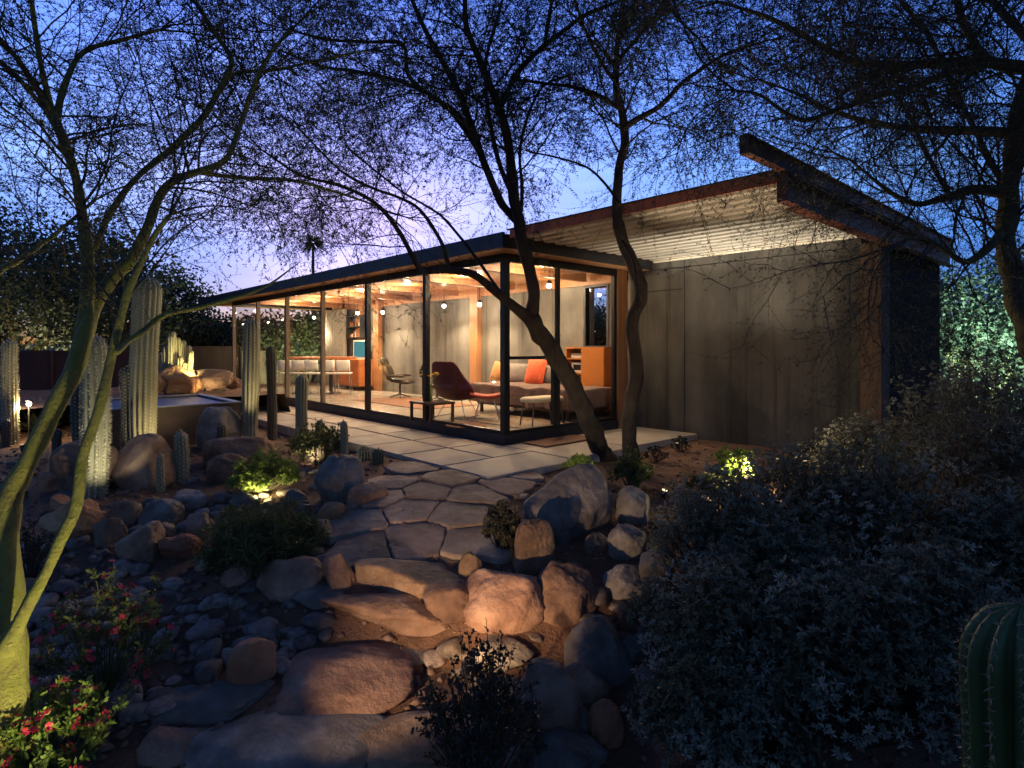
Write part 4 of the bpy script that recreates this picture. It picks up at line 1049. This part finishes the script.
# centre mesquite, leaning left
g1, z1_ = G(606, 459)
T1 = [
 ([(606,462,24),(599,446,20),(587,420,19),(567,375,18),(545,343,18),(530,316,17)], z1_, 6.95, 1.1),
 ([(532,320,15),(510,302,10),(488,286,8.5),(468,272,8),(440,270,7),(420,268,6),(404,240,5),(384,211,4.5),(362,195,4),(335,184,3.5),(300,175,3),(262,150,2)], 7.0, 5.6, .5),
 ([(450,271,4.5),(440,240,4),(420,210,3.5),(400,198,3),(372,188,3),(340,170,2.5),(300,130,2)], 6.6, 6.0, .4),
 ([(505,300,4),(485,270,3),(462,240,3),(440,215,2.5),(400,190,2),(350,150,2)], 6.9, 7.3, .6),
 ([(531,318,13),(534,295,12),(527,260,12),(521,232,12),(514,200,11),(508,145,9),(498,105,8),(482,65,7),(467,28,6),(464,-10,5),(455,-80,3)], 7.0, 6.2, .35),
 ([(518,222,9),(503,205,8),(492,182,7.5),(476,140,7),(462,100,6.5),(446,68,6),(428,35,5),(410,-5,4),(390,-60,3)], 6.9, 5.8, .25),
 ([(480,140,5),(455,112,5),(430,95,4.5),(408,75,4),(403,45,4),(370,42,3),(330,40,3),(290,30,2)], 6.6, 5.4, .2),
 ([(478,150,5),(450,110,4),(425,92,4),(395,80,4),(360,72,3.5),(320,66,3),(280,50,2)], 6.5, 7.4, .2),
 ([(500,108,6),(512,82,5.5),(526,62,5),(545,45,5),(565,30,4.5),(585,15,4),(612,4,3),(650,-10,2)], 6.5, 7.2, .2),
 ([(545,45,4),(548,25,4),(552,0,3.5),(560,-50,3)], 6.7, 6.4, .2),
 ([(520,232,3.5),(522,190,3.5),(520,150,3),(530,110,3),(545,85,2.5),(570,75,2)], 6.9, 7.6, .3),
 ([(514,200,5),(498,160,5),(488,110,4),(486,60,4),(500,10,3),(510,-40,3)], 6.9, 7.8, .3),
]
tree('mesquite_tree', 'dark trunked mesquite leaning left across the glass corner', g1, T1, 'bark_dark', 'leaf_mesq', 21, .115, 1.15, (.6, 1.4), (.026, .005), 15, .14, 1.1, .0016)
g2, z2_ = G(628, 470)
T2 = [
 ([(628,472,20),(629,450,17),(629,435,15),(630,410,14),(637,378,14),(634,345,13),(633,318,13),(641,298,12),(635,270,13),(622,240,12),(617,210,10),(619,170,9),(625,140,9),(622,110,8),(616,85,7),(617,50,6),(622,10,5),(628,-50,4)], z2_, 5.9, .62),
 ([(624,128,6),(636,120,6),(655,110,5),(668,98,5),(680,85,4.5),(700,70,4),(730,52,3),(770,40,2)], 6.1, 5.3, .1),
 ([(619,108,5),(603,98,5),(588,92,4.5),(570,86,4),(548,84,3),(520,80,2)], 6.1, 6.7, .1),
 ([(617,85,4),(600,60,4),(585,30,3),(575,0,3),(560,-40,2)], 6.1, 5.6, .1),
 ([(618,60,4),(640,35,4),(660,10,3),(690,-30,2)], 6.1, 6.7, .1),
 ([(620,20,3),(650,-10,3),(680,20,3),(700,40,2)], 6.0, 5.5, .1),
 ([(620,205,3.5),(606,185,3),(588,168,2.5),(560,158,2),(530,152,2)], 6.2, 6.8, .3),
 ([(622,240,3),(633,262,2.5),(637,285,2),(642,300,1.5)], 6.3, 6.2, 1.1),
]
tree('mesquite_tree', 'slim dark mesquite with an upright crooked trunk before the concrete wall', g2, T2, 'bark_dark', 'leaf_mesq', 22, .11, 1.15, (.5, 1.3), (.026, .005), 16, .25, 1.1, .0016)
# left palo verde
g3, z3_ = G(2, 760); z3_ = 2.75
g3 = W(4, 790, 2.75); g3.z = ground(g3.x, g3.y)
T3 = [
 ([(6,850,80),(4,815,56),(4,785,45),(4,740,40),(4,680,38),(4,640,36),(5,590,30),(2,545,25),(8,500,21),(30,455,18),(56,406,17),(74,372,16),(83,338,15),(88,318,11),(90,302,3)], 2.75, 3.02, 1.1),
 ([(68,380,13),(80,342,13),(87,300,12),(88,262,12),(83,220,10),(74,170,9),(64,145,9),(52,115,9),(35,85,6),(10,50,5),(-20,20,4)], 3.0, 3.4, .35),
 ([(56,125,6),(48,95,6),(40,60,5),(34,20,5),(30,-20,4),(25,-80,3)], 3.3, 3.0, .1),
 ([(56,118,7),(65,85,6),(76,60,5),(92,48,4.5),(120,40,4),(160,30,3)], 3.3, 3.8, .15),
 ([(70,376,14),(84,336,15),(97,302,13),(112,278,12),(133,258,11),(148,228,10),(158,200,9),(172,182,8),(195,172,7),(225,160,6),(238,130,5),(250,98,5),(266,60,4),(290,30,3)], 3.0, 4.0, .4),
 ([(90,260,6),(105,225,6),(122,195,6),(140,175,6),(170,150,6),(200,120,6),(222,85,6),(232,60,5),(220,40,5),(200,10,4),(185,-20,3)], 3.2, 4.2, .3),
 ([(222,80,4),(245,72,4),(275,70,3),(320,60,3),(370,50,2)], 4.0, 4.6, .1),
 ([(50,115,5),(20,80,5),(0,62,5),(-40,30,4)], 3.3, 2.9, .1),
 ([(4,650,26),(16,628,13),(34,592,11.5),(58,545,11),(76,505,10.5),(84,455,10),(100,405,9.5),(112,352,9),(122,310,8),(130,285,8),(142,262,6),(155,235,5),(170,215,4)], 2.72, 2.9, .7),
 ([(116,352,8),(128,342,7),(145,330,7),(165,315,6),(198,308,5),(235,298,4.5),(268,285,2.6),(300,262,.8)], 2.8, 3.6, .99),
 ([(195,172,4.5),(240,178,4),(290,180,3.5),(335,192,3),(375,205,2)], 3.7, 4.4, .2),
 ([(-30,330,8),(-5,275,7),(15,262,6),(35,248,5),(60,230,4),(95,200,3)], 2.6, 3.2, .3),
]
tree('palo_verde_tree', 'green stemmed palo verde with forked trunk in the left foreground', g3, T3, 'bark_green', 'leaf_palo', 23, .062, 1.15, (.4, 1.0), (.013, .0030), 12, .04, .75, .0010)
# right tree
g4 = W(1075, 560, 4.6); g4.z = ground(g4.x, g4.y)
T4 = [
 ([(1080,560,38),(1064,450,34),(1046,380,30),(1026,320,24),(1014,280,20),(1006,235,18),(1012,170,17),(1022,110,18),(1035,70,18)], 4.6, 4.6, .55),
 ([(1040,72,15),(1010,66,13),(985,62,12),(960,62,10),(920,64,9),(880,66,8),(845,58,7),(815,42,6),(790,28,5),(758,14,4),(720,2,3)], 4.6, 5.0, .05),
 ([(992,62,8),(975,45,8),(962,20,7),(955,-10,6),(945,-60,4)], 4.6, 4.2, .1),
 ([(1015,135,11),(980,130,10),(940,130,8),(905,128,7),(870,122,6),(835,112,4),(800,95,3),(760,80,2)], 4.6, 5.4, .1),
 ([(985,64,7),(955,72,6.5),(925,82,6),(895,92,6),(865,100,5.5),(830,112,5),(805,120,4.5),(785,112,4),(760,95,3),(735,90,2)], 4.6, 3.8, .1),
 ([(1010,190,14),(975,190,11),(950,196,8),(920,204,6),(895,195,5),(872,178,3),(850,160,2)], 4.6, 4.2, .1),
 ([(950,196,5),(935,170,4.5),(922,145,4.5),(912,120,4),(895,95,3)], 4.4, 4.8, .1),
 ([(1005,230,10),(985,250,8),(965,262,6),(945,250,5),(925,238,4),(905,240,3)], 4.6, 4.0, .2),
 ([(1035,70,14),(1045,20,12),(1050,-40,9),(1040,-120,6)], 4.6, 4.6, .2),
 ([(1040,50,10),(1010,20,8),(980,-10,6),(930,-40,4)], 4.6, 5.4, .1),
 ([(1010,190,7),(990,160,6),(965,110,5),(930,40,4),(900,0,3)], 4.6, 5.6, .1),
]
tree('mesquite_tree', 'spreading dark mesquite overhanging the roof from the right edge', g4, T4, 'bark_olive', 'leaf_palo', 24, .075, 1.2, (.5, 1.25), (.020, .0035), 9, .08, 1.2, .0011)

# background trees built as 3-D crowns of leaf clumps
def bgtree(px, pyt, pyb, wpx, Z, label, m='leaf_bg', seed=0, n=2600, bark='bark_olive', size=1.0, stems=5, name='garden_tree', group=None, base_py=None, lo=.25, leafs=(.10, .035)):
    r = np.random.default_rng(seed); b = W(px, HY, Z); gz = ground(b.x, b.y); top = CZ-(pyt-HY)/F*Z; bot = CZ-(pyb-HY)/F*Z; rx = wpx*Z/F/2
    th = thing(name, label, 'tree', (b.x, b.y, gz), group=group)
    tb = MB(); rr = random.Random(seed); cz = (top+bot)/2; rz_ = (top-bot)/2
    ncl = 70; C = []
    for i in range(ncl):
        d = r.normal(size=3); d /= np.linalg.norm(d); q = d*r.uniform(.35, 1)**.6; C.append((b.x+q[0]*rx, b.y+q[1]*rx, cz+q[2]*rz_*r.uniform(.8, 1.05)))
    for i in range(stems):
        c = C[i*7]; s_ = Vector((b.x+rr.uniform(-.2, .2), b.y+rr.uniform(-.2, .2), gz-.1)); e = Vector(c); mid = s_.lerp(e, .5)+Vector((0, 0, (e.z-s_.z)*.15))
        tb.tube([s_, s_.lerp(mid, .6), mid, e], [.09*size, .07*size, .05*size, .02*size], 7)
        for k in range(4): e2 = Vector(C[(i*7+k+1) % ncl]); tb.tube([mid, mid.lerp(e2, .5)+Vector((0, 0, .1)), e2], [.035*size, .025*size, .008], 5)
    tb.build('trunk', bark, th, smooth=True)
    C = np.array(C); idx = r.integers(0, ncl, n); cr_ = rx*.22
    P = C[idx]+r.normal(size=(n, 3))*cr_*np.array([1, 1, .8]); D = r.normal(size=(n, 3)); D[:, 2] -= .3; D /= np.linalg.norm(D, axis=1)[:, None]
    S = np.cross(D, r.normal(size=(n, 3))); S /= np.linalg.norm(S, axis=1)[:, None]; l = leafs[0]*size*r.uniform(.6, 1.4, n)[:, None]; w = leafs[1]*size*r.uniform(.6, 1.4, n)[:, None]
    mb = MB(); mb.quads(np.stack([P, P+D*l*.5+S*w, P+D*l, P+D*l*.5-S*w], 1)); mb.build('crown', m, th); return th
BT = [
 (-70,190,372,210,20,'dark bushy tree beyond the fence at the left edge',31,1.3),
 (25,215,372,150,21,'dark olive tree beyond the steel fence behind the slim pale cactus',32,1.3),
 (100,228,368,130,19,'olive tree behind the very spiny cactus and fence',33,1.3),
 (160,262,362,90,23,'dark tree behind the tallest cactus',34,1.2),
 (215,316,360,70,26,'low bushy tree beyond the dark fence by the roof tip',35,1.3),
 (262,318,368,60,24,'green tree seen through the leftmost panes',36,1.2),
 (302,314,372,64,22,'green tree seen through the third pane from the left',37,1.2),
 (345,300,372,70,28,'dark tree behind the kitchen end of the house',38,1.3),
]
for px, a, b, w, Z, lab, sd, s_ in BT: bgtree(px, a, b, w, Z, lab, 'leaf_bg', sd, 9000, size=s_, leafs=(.12, .035))
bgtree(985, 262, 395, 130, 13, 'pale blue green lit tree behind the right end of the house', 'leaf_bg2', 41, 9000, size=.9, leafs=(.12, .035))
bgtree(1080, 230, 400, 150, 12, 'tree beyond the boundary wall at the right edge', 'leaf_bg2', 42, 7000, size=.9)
for k, (px, Z) in enumerate([(420, 40), (560, 46), (700, 42)]): bgtree(px, 290, 345, 120, Z, ['distant tree behind the middle of the roof', 'distant tree behind the bedroom window', 'distant tree behind the concrete wing'][k], 'leaf_bg', 50+k, 3000, size=2)
bgtree(598, 312, 352, 70, 15, 'dark bushy tree behind the bedroom window', 'leaf_bg', 61, 4000)
# palm
pc = W(313, 243, 70); th = thing('palm_tree', 'far fan palm silhouetted above the roof', 'palm', (pc.x, pc.y, 0))
MB().tube([(pc.x, pc.y, -1), (pc.x+.1, pc.y, pc.z*.5), (pc.x, pc.y, pc.z)], [.28, .2, .16], 8).build('trunk', 'bark_olive', th)
mb = MB(); r = random.Random(5)
for k in range(46):
    a = r.uniform(0, 6.28); e = r.uniform(-.9, 1.3); L = r.uniform(1.1, 1.7); d = Vector((math.cos(a)*math.cos(e), math.sin(a)*math.cos(e), math.sin(e)))
    for s_ in range(9):
        q = (d+perp(d, r)*.38).normalized(); sd = q.cross(d).normalized()*.05 if q.cross(d).length > 1e-4 else Vector((.05, 0, 0)); b = pc+d*.3
        mb.add([b-sd, b+sd, b+q*L-Vector((0, 0, .2*L))], [(0, 1, 2)])
mb.build('crown', 'leaf_dark', th)

# ------------------------------------------------------------------ shrubs
def shrub(px, py, wpx, hpx, label, m, seed, stems=90, leafs=(.035, .011), per=16, name='shrub', cat='shrub', flowers=None, Z=None, up=.5, group=None, leafspread=.35, stemm='twig', droop=0, branch=3, dz=0):
    g_, Zg = G(px, py)
    if Z: q = W(px, py, Z); g_ = Vector((q.x, q.y, ground(q.x, q.y))); Zg = Z
    rw = wpx*Zg/F/2; hh = hpx*Zg/F; r = random.Random(seed); th = thing(name, label, cat, g_, group=group)
    mb = MB(); P = []; D = []; FP = []
    for i in range(stems):
        a = r.uniform(0, 6.28); q = r.random()**.5
        tip = g_+Vector((math.cos(a)*rw*q*r.uniform(.8, 1.1), math.sin(a)*rw*q*r.uniform(.8, 1.1), hh*(math.sqrt(max(0, 1-.75*q*q)))*r.uniform(.5, 1.12)))
        b = g_+Vector((math.cos(a)*rw*.12*r.random(), math.sin(a)*rw*.12*r.random(), -.03)); m_ = b.lerp(tip, .5)+Vector((r.gauss(0, .04)*rw, r.gauss(0, .04)*rw, up*.25*hh*(1-q)-droop*.1))
        pts = [b, b.lerp(m_, .55), m_, m_.lerp(tip, .55)+perp(Vector((0, 0, 1)), r)*rw*.04, tip]
        mb.tube(pts, [.005, .004, .0035, .0025, .0015], 3, 0, cap=False)
        segs = [(pts[k], pts[k+1]) for k in (2, 3)]
        tips = [(m_.lerp(tip, .3), tip)]
        for k in range(branch):
            t_ = r.uniform(.3, .9); s0 = m_.lerp(tip, t_); dd = ((tip-m_).normalized()+perp((tip-m_).normalized(), r)*.9).normalized(); e = s0+dd*r.uniform(.25, .5)*rw*.5
            mb.tube([s0, e], [.002, .0012], 3, 0, cap=False); tips.append((s0, e))
        for s0, e in tips:
            dd = (e-s0).normalized()
            for k in range(per):
                t_ = r.random()**.6 if leafspread > .3 else 1-leafspread*r.random()*.4
                P.append(s0.lerp(e, t_)); D.append((perp(dd, r)+dd*(r.uniform(.1, .9) if leafspread > .16 else r.uniform(-.1, .6))+Vector((0, 0, .25))).normalized())
            if flowers and r.random() < flowers: FP.append((e, dd))
    P = np.array([tuple(q) for q in P]); D = np.array([tuple(q) for q in D]); g = np.random.default_rng(seed); n = len(P)
    S = np.cross(D, g.normal(size=(n, 3))); S /= np.linalg.norm(S, axis=1)[:, None]; l = leafs[0]*g.uniform(.6, 1.3, n)[:, None]; w = leafs[1]*g.uniform(.7, 1.2, n)[:, None]
    Nn = np.cross(D, S)
    mid = P+D*l*.55-Nn*l*.05; tip = P+D*l+Nn*l*.08*-1
    mb.quads(np.stack([P, mid+S*w, tip, mid-S*w], 1), 1)
    mb.build('foliage', [stemm, m], th)
    if flowers and FP:
        fm = MB(); q = []
        for e, dd in FP:
            for f_ in range(3):
                c = e+perp(dd, r)*.012
                for k in range(5):
                    a_ = perp(dd, r); b_ = dd.cross(a_); s_ = .011
                    q.append([c, c+a_*s_+b_*s_*.6, c+a_*s_*1.7+dd*.004, c+a_*s_-b_*s_*.6])
        fm.quads(np.array([[tuple(x) for x in y] for y in q])); fm.build('flowers', 'petal_red', th)
    return th
SG = 'silver leaved shrubs at the right'
big = [(720,600,150,120,'silver leaved shrub at the left front of the grey thicket'),(800,560,170,110,'silver shrub below the concrete column'),(880,600,190,150,'broad silver shrub in the middle of the grey thicket'),
       (960,540,170,170,'tall silver shrub below the boundary wall'),(740,700,190,130,'silver shrub spilling over the boulders at lower right'),(850,740,220,160,'dark silver shrub at the bottom right'),
       (990,480,120,130,'silver shrub rising at the right edge by the tree trunk'),(870,500,120,80,'silver shrub at the foot of the dark wing wall'),(720,770,170,110,'silver shrub at the bottom edge right of the boulders'),(930,720,160,180,'silver shrub left of the large ribbed cactus'),
       (790,640,170,110,'silver shrub in the centre of the lower thicket'),(660,640,70,60,'small silver sprig reaching toward the grey boulders'),(1010,640,140,150,'silver shrub behind the large ribbed cactus')]
for i, (px, py, w, h, lab) in enumerate(big):
    shrub(px, py, w, h, lab, 'leaf_grey', 100+i, 300 if w > 100 else 60, (.029, .0056), 12, 'silver_shrub', group=SG, leafspread=.15, branch=4)
shrub(950, 430, 110, 130, 'taller olive leaved bush right of the dark wing wall', 'leaf_olive', 130, 90, (.06, .018), 10, branch=3)
shrub(1020, 400, 120, 200, 'dark tall bush under the right tree', 'leaf_olive', 131, 120, (.06, .018), 10, branch=3)
shrub(263, 492, 68, 36, 'yellow green mounded shrub lit by a lamp', 'leaf_bright', 140, 160, (.045, .009), 10)
shrub(262, 568, 122, 62, 'sprawling dark green shrub with thin leaves above the left boulder', 'leaf_olive', 141, 150, (.075, .006), 12, leafspread=.5, droop=1)
shrub(322, 464, 52, 44, 'leafy bush around the small cacti left of the patio', 'leaf_olive', 142, 70, (.04, .012), 9)
shrub(303, 462, 30, 36, 'thin bush behind the medium green cactus', 'leaf_olive', 143, 40, (.04, .010), 8)
shrub(734, 488, 40, 42, 'small bright green bush lit by the bollard light', 'leaf_bright', 144, 60, (.05, .020), 8)
shrub(708, 494, 44, 18, 'low straw coloured plant left of the bright green bush', 'leaf_olive', 145, 50, (.04, .008), 9)
shrub(632, 490, 46, 36, 'grey green bush at the foot of the upright mesquite', 'leaf_olive', 146, 80, (.04, .012), 9)
shrub(580, 474, 30, 18, 'low yellow green plant at the foot of the leaning mesquite', 'leaf_bright', 147, 40, (.04, .010), 8)
shrub(503, 552, 48, 50, 'dark fine leaved bush right of the flagstone path', 'leaf_dark', 148, 90, (.03, .006), 14)
shrub(105, 700, 150, 120, 'leafy plant with scattered magenta flowers by the green trunk', 'leaf_olive', 149, 60, (.035, .008), 9, 'flowering_shrub', 'flowering shrub', .3, stemm='leaf_olive')
shrub(45, 790, 140, 100, 'leafy plant with red flowers in the bottom left corner', 'leaf_bright', 150, 80, (.035, .009), 10, 'flowering_shrub', 'flowering shrub', .35, stemm='leaf_olive')
shrub(140, 655, 60, 50, 'small sprig with red flowers over the cobbles', 'leaf_olive', 151, 16, (.03, .006), 8, 'flowering_shrub', 'flowering shrub', .5, stemm='leaf_olive')
shrub(482, 800, 130, 165, 'dark upright shrub with tiny leaves in the centre foreground', 'leaf_dark', 152, 110, (.020, .008), 12, up=.2, branch=3)
shrub(30, 580, 50, 60, 'fine twiggy bush behind the green trunk', 'leaf_dark', 153, 50, (.02, .006), 8)
shrub(222, 384, 50, 22, 'low grassy plant beyond the tank by the dark fence', 'leaf_olive', 154, 60, (.10, .006), 5, Z=13.6)
shrub(820, 470, 60, 36, 'sparse low bush against the concrete wall', 'leaf_dark', 155, 30, (.03, .010), 8)
for k, (px, py) in enumerate([(680, 452), (790, 468), (655, 462)]): shrub(px, py, 24, 16, ['tiny plant at the corner of the patio slab', 'tiny plant at the base of the concrete wall', 'tiny plant right of the upright mesquite'][k], 'leaf_dark', 160+k, 20, (.03, .008), 6)

# ------------------------------------------------------------------ garden lights
def bollard(px, py, label, h=.16, Z=None, energy=12, color=(1, .8, .45), r=.045):
    g_, Zg = G(px, py)
    th = thing('path_light', label, 'garden light', g_)
    MB().lathe([(r*.85, -.05), (r*.85, h), (r, h), (r, h+.012)], (g_.x, g_.y, g_.z), 14).build('body', 'black', th)
    MB().lathe([(r*.75, 0), (r*.75, .012), (r*.5, .02)], (g_.x, g_.y, g_.z+h+.013), 14).build('lens', 'lampglow', th)
    light('path_lamp', 'POINT', (g_.x, g_.y, g_.z+h+.10), energy, color, .04, th); return th
def uplight(p, target, label, energy, color=(1, .78, .42), spot=90, hh=.07):
    th = thing('ground_spotlight', label, 'garden light', p)
    d = (Vector(target)-p).normalized(); c = p+Vector((0, 0, hh))
    MB().tube([p-Vector((0, 0, .05)), c], .008, 6).build('stake', 'black', th)
    MB().tube([c-d*.05, c+d*.03], [.022, .032], 12).build('housing', 'black', th)
    MB().tube([c+d*.0305, c+d*.034], [.026, .026], 12).build('lens', 'lampglow', th)
    light('spot_lamp', 'SPOT', c+d*.06, energy, color, .025, th, spot, target, .8); return th
bollard(748, 492, 'short bollard light with glowing top beside the bright green bush', .14, energy=60)
g_, Z = G(29, 442)
th = thing('path_light', 'bright path light glaring behind the green trunk', 'garden light', g_)
zt = W(29, 404, Z).z
MB().tube([g_-Vector((0, 0, .05)), Vector((g_.x, g_.y, zt))], .012, 8).build('stake', 'black', th)
MB().lathe([(.05, 0), (.055, .02), (.01, .05)], (g_.x, g_.y, zt+.04), 14).build('cap', 'black', th)
MB().lathe([(.004, -.035), (.025, -.028), (.035, 0), (.025, .028), (.004, .035)], (g_.x, g_.y, zt), 12).build('lens', 'bulb', th, smooth=True)
light('path_lamp', 'POINT', (g_.x+.1, g_.y-.1, zt-.02), 30, (1, .74, .4), .03, th)
def UP(px, py, tx, ty, tZ, label, energy, spot=80, color=(1, .80, .45), hh=.07):
    g_, Z = G(px, py); return uplight(g_, W(tx, ty, tZ), label, energy, color, spot, hh)
UP(263, 451, 250, 395, 9.0, 'small spotlight at the foot of the tall pale cactus', 90)
UP(168, 466, 145, 380, 9.0, 'small spotlight aimed up at the tallest cactus', 36)
UP(258, 508, 264, 474, 7.6, 'small spotlight in front of the yellow shrub', 60, 120, (1, .85, .4))
UP(122, 512, 95, 410, 6.8, 'small spotlight at the foot of the very spiny cactus', 45, 80, (1, .92, .65))
UP(22, 452, 11, 390, 9.0, 'small spotlight at the foot of the slim pale cactus', 50, 80)
UP(236, 462, 212, 430, 9.3, 'small spotlight aimed at the pale boulder by the tank', 30, 100, (1, .9, .65))
UP(316, 468, 304, 420, 8.8, 'small spotlight beside the leafy cactus bush', 25, 100)
p = W(196, 372, 12.3); uplight(Vector((p.x, p.y, .36)), W(176, 362, 12.9), 'small spotlight aimed up at the cactus cluster', 65, (1, .85, .35), 110, .42)
p = W(205, 394, 12.2); uplight(Vector((p.x, p.y, .36)), W(208, 382, 12.9), 'small spotlight aimed at the pale boulder beyond the tank', 14, (1, .72, .35), 120)
# spotlights in the stream bed: one hidden behind the dark shrub, one behind the low boulder
UP(466, 722, 490, 560, 4.6, 'small spotlight on the ground behind the dark foreground shrub', 24, 120, (1, .60, .28), .30)
p = W(150, 880, 2.15); p.z = ground(p.x, p.y); uplight(p, W(455, 560, 4.2), 'small spotlight in the stream bed just below the view aimed at the steps', 230, (1, .66, .36), 58, .45)
UP(577, 738, 560, 700, 3.1, 'small spotlight between the stones at the lower centre', 16, 130, (1, .62, .25))
p = W(110, 830, 2.3); p.z = ground(p.x, p.y); uplight(p, W(10, 500, 2.8), 'small spotlight aimed up the green trunk', 95, (1, .9, .4), 100)
p = G(650, 520)[0]
UP(575, 500, 590, 400, 7.6, 'small spotlight aimed up the leaning mesquite trunk', 30, 70, (1, .85, .5))
p = W(1010, 420, 10); p.z = ground(p.x, p.y); uplight(p, W(985, 320, 13), 'small spotlight aimed up at the pale tree', 2200, (.75, 1, .85), 110)
p = W(285, 400, 19); p.z = ground(p.x, p.y); uplight(p, W(285, 330, 22), 'small spotlight lighting the trees beyond the far glass', 900, (.95, 1, .5), 120)
p = W(60, 380, 18.4); p.z = ground(p.x, p.y); uplight(p, W(70, 300, 20), 'small spotlight lighting the trees beyond the steel fence', 500, (1, .85, .5), 120)
for k, (a, lab) in enumerate(((1.62, 'left added spotlight in the gravel beside the patio aimed up at the corrugated canopy'), (2.35, 'middle added spotlight in the gravel aimed up at the corrugated canopy'), (3.1, 'right added spotlight in the gravel aimed up at the corrugated canopy'))):
    p = Vector((a, VW-1.15, ground(a, VW-1.15) if a > 1.4 else -.10)); uplight(p, (a-.25, VW-.75, 2.9), lab, 250, (1, .87, .66), 62)  # invented lamps, added only to light the deck from below
UP(805, 468, 800, 200, 6.6, 'small spotlight at the right end of the concrete wall aimed at the steel beams', 5, 60, (1, .72, .45))
UP(664, 500, 740, 186, 5.6, 'added spotlight in the planting bed aimed at the red steel edge', 260, 62, (1, .72, .45))  # extra lamp added to brighten the front edge channel
# invented strip light at the wall top, added to brighten the corrugated deck
th = thing('added_strip_light', 'added slim strip light washing the underside of the corrugated canopy', 'strip light', (2.0, VW-.22, 2.62))
mb = MB().box((.5, VW-.235, 2.610), (3.6, VW-.205, 2.622))
for a in (.7, 1.6, 2.5, 3.4): mb.box((a, VW-.205, 2.612), (a+.015, VW-.002, 2.620))
mb.build('housing', 'black', th)
l = bpy.data.lights.new('added_strip_lamp', 'AREA'); l.shape = 'RECTANGLE'; l.size = 3.0; l.size_y = .04; l.energy = 5*KE; l.color = (1, .84, .62)
o = bpy.data.objects.new('added_strip_lamp', l); col.objects.link(o); o.parent = th; o.location = (0.05, 0, .01); o.rotation_euler = (R(180-38), 0, 0)

# ------------------------------------------------------------------ sky and sun
w = bpy.data.worlds.new('World'); scene.world = w; w.use_nodes = True; nt = w.node_tree; nt.nodes.clear()
out = nt.nodes.new('ShaderNodeOutputWorld'); bg = nt.nodes.new('ShaderNodeBackground')
sky = nt.nodes.new('ShaderNodeTexSky'); sky.sky_type = 'NISHITA'; sky.sun_disc = False
SUNAZ = R(-62)      # from +Y, clockwise seen from above
sky.sun_elevation = R(1.0); sky.sun_rotation = SUNAZ; sky.altitude = 300; sky.ozone_density = 4.5; sky.air_density = 1.0; sky.dust_density = .6
tc = nt.nodes.new('ShaderNodeTexCoord'); sp = nt.nodes.new('ShaderNodeSeparateXYZ'); nt.links.new(tc.outputs['Generated'], sp.inputs[0])
# dusk: the sky darkens towards the zenith and away from the afterglow
tint = ramp(nt, sp.outputs[2], [(0, (.26, .30, .62)), (.08, (.36, .40, .74)), (.16, (.66, .60, .90)), (.25, (1.75, 1.10, 1.15)), (.45, (2.0, 1.22, 1.5)), (.60, (.85, .62, .8)), (1, (.5, .38, .42))])
mx = nt.nodes.new('ShaderNodeMix'); mx.data_type = 'RGBA'; mx.blend_type = 'MULTIPLY'; mx.inputs[0].default_value = 1
nt.links.new(sky.outputs[0], mx.inputs[6]); nt.links.new(tint, mx.inputs[7])
# low banked cloud
mp = nt.nodes.new('ShaderNodeMapping'); mp.inputs['Scale'].default_value = (1.5, 1.5, 9); nt.links.new(tc.outputs['Generated'], mp.inputs[0])
nz = nt.nodes.new('ShaderNodeTexNoise'); nz.inputs['Scale'].default_value = 2.2; nz.inputs['Detail'].default_value = 7; nt.links.new(mp.outputs[0], nz.inputs[0])
cl = ramp(nt, nz.outputs['Fac'], [(.45, (1, 1, 1)), (.62, (1.2, 1.2, 1.15)), (.75, (.75, .75, .9))])
m2 = nt.nodes.new('ShaderNodeMix'); m2.data_type = 'RGBA'; m2.blend_type = 'MULTIPLY'; m2.inputs[0].default_value = 1
nt.links.new(mx.outputs[2], m2.inputs[6]); nt.links.new(cl, m2.inputs[7]); # the afterglow fills the half of the sky ahead; the half behind is already night
dt = nt.nodes.new('ShaderNodeVectorMath'); dt.operation = 'DOT_PRODUCT'; dt.inputs[1].default_value = (-.75, .66, 0); nt.links.new(tc.outputs['Generated'], dt.inputs[0])
mr = nt.nodes.new('ShaderNodeMapRange'); mr.interpolation_type = 'SMOOTHSTEP'; mr.inputs[1].default_value = -.1; mr.inputs[2].default_value = .6; mr.inputs[3].default_value = 0; mr.inputs[4].default_value = 1
nt.links.new(dt.outputs['Value'], mr.inputs[0])
fa = ramp(nt, mr.outputs[0], [(0, (.88, .68, .50)), (1, (1, 1, 1))])
m3 = nt.nodes.new('ShaderNodeVectorMath'); m3.operation = 'MULTIPLY'; nt.links.new(m2.outputs[2], m3.inputs[0]); nt.links.new(fa, m3.inputs[1])
nt.links.new(m3.outputs[0], bg.inputs[0])
bg.inputs[1].default_value = .15; nt.links.new(bg.outputs[0], out.inputs[0])
sl = bpy.data.lights.new('sun', 'SUN'); sl.energy = .01; sl.angle = R(12); sl.color = (1, .8, .75)
so = bpy.data.objects.new('sun', sl); col.objects.link(so); sd = Vector((math.sin(SUNAZ)*math.cos(R(4)), math.cos(SUNAZ)*math.cos(R(4)), math.sin(R(4))))
so.rotation_euler = (-sd).to_track_quat('-Z', 'Y').to_euler()

scene.view_settings.view_transform = 'Standard'; scene.view_settings.look = 'None'; scene.view_settings.exposure = 2.72; scene.view_settings.gamma = 1
scene.cycles.max_bounces = 6; scene.cycles.diffuse_bounces = 3; scene.cycles.transparent_max_bounces = 12; scene.cycles.sample_clamp_indirect = 4
scene.cycles.use_denoising = True
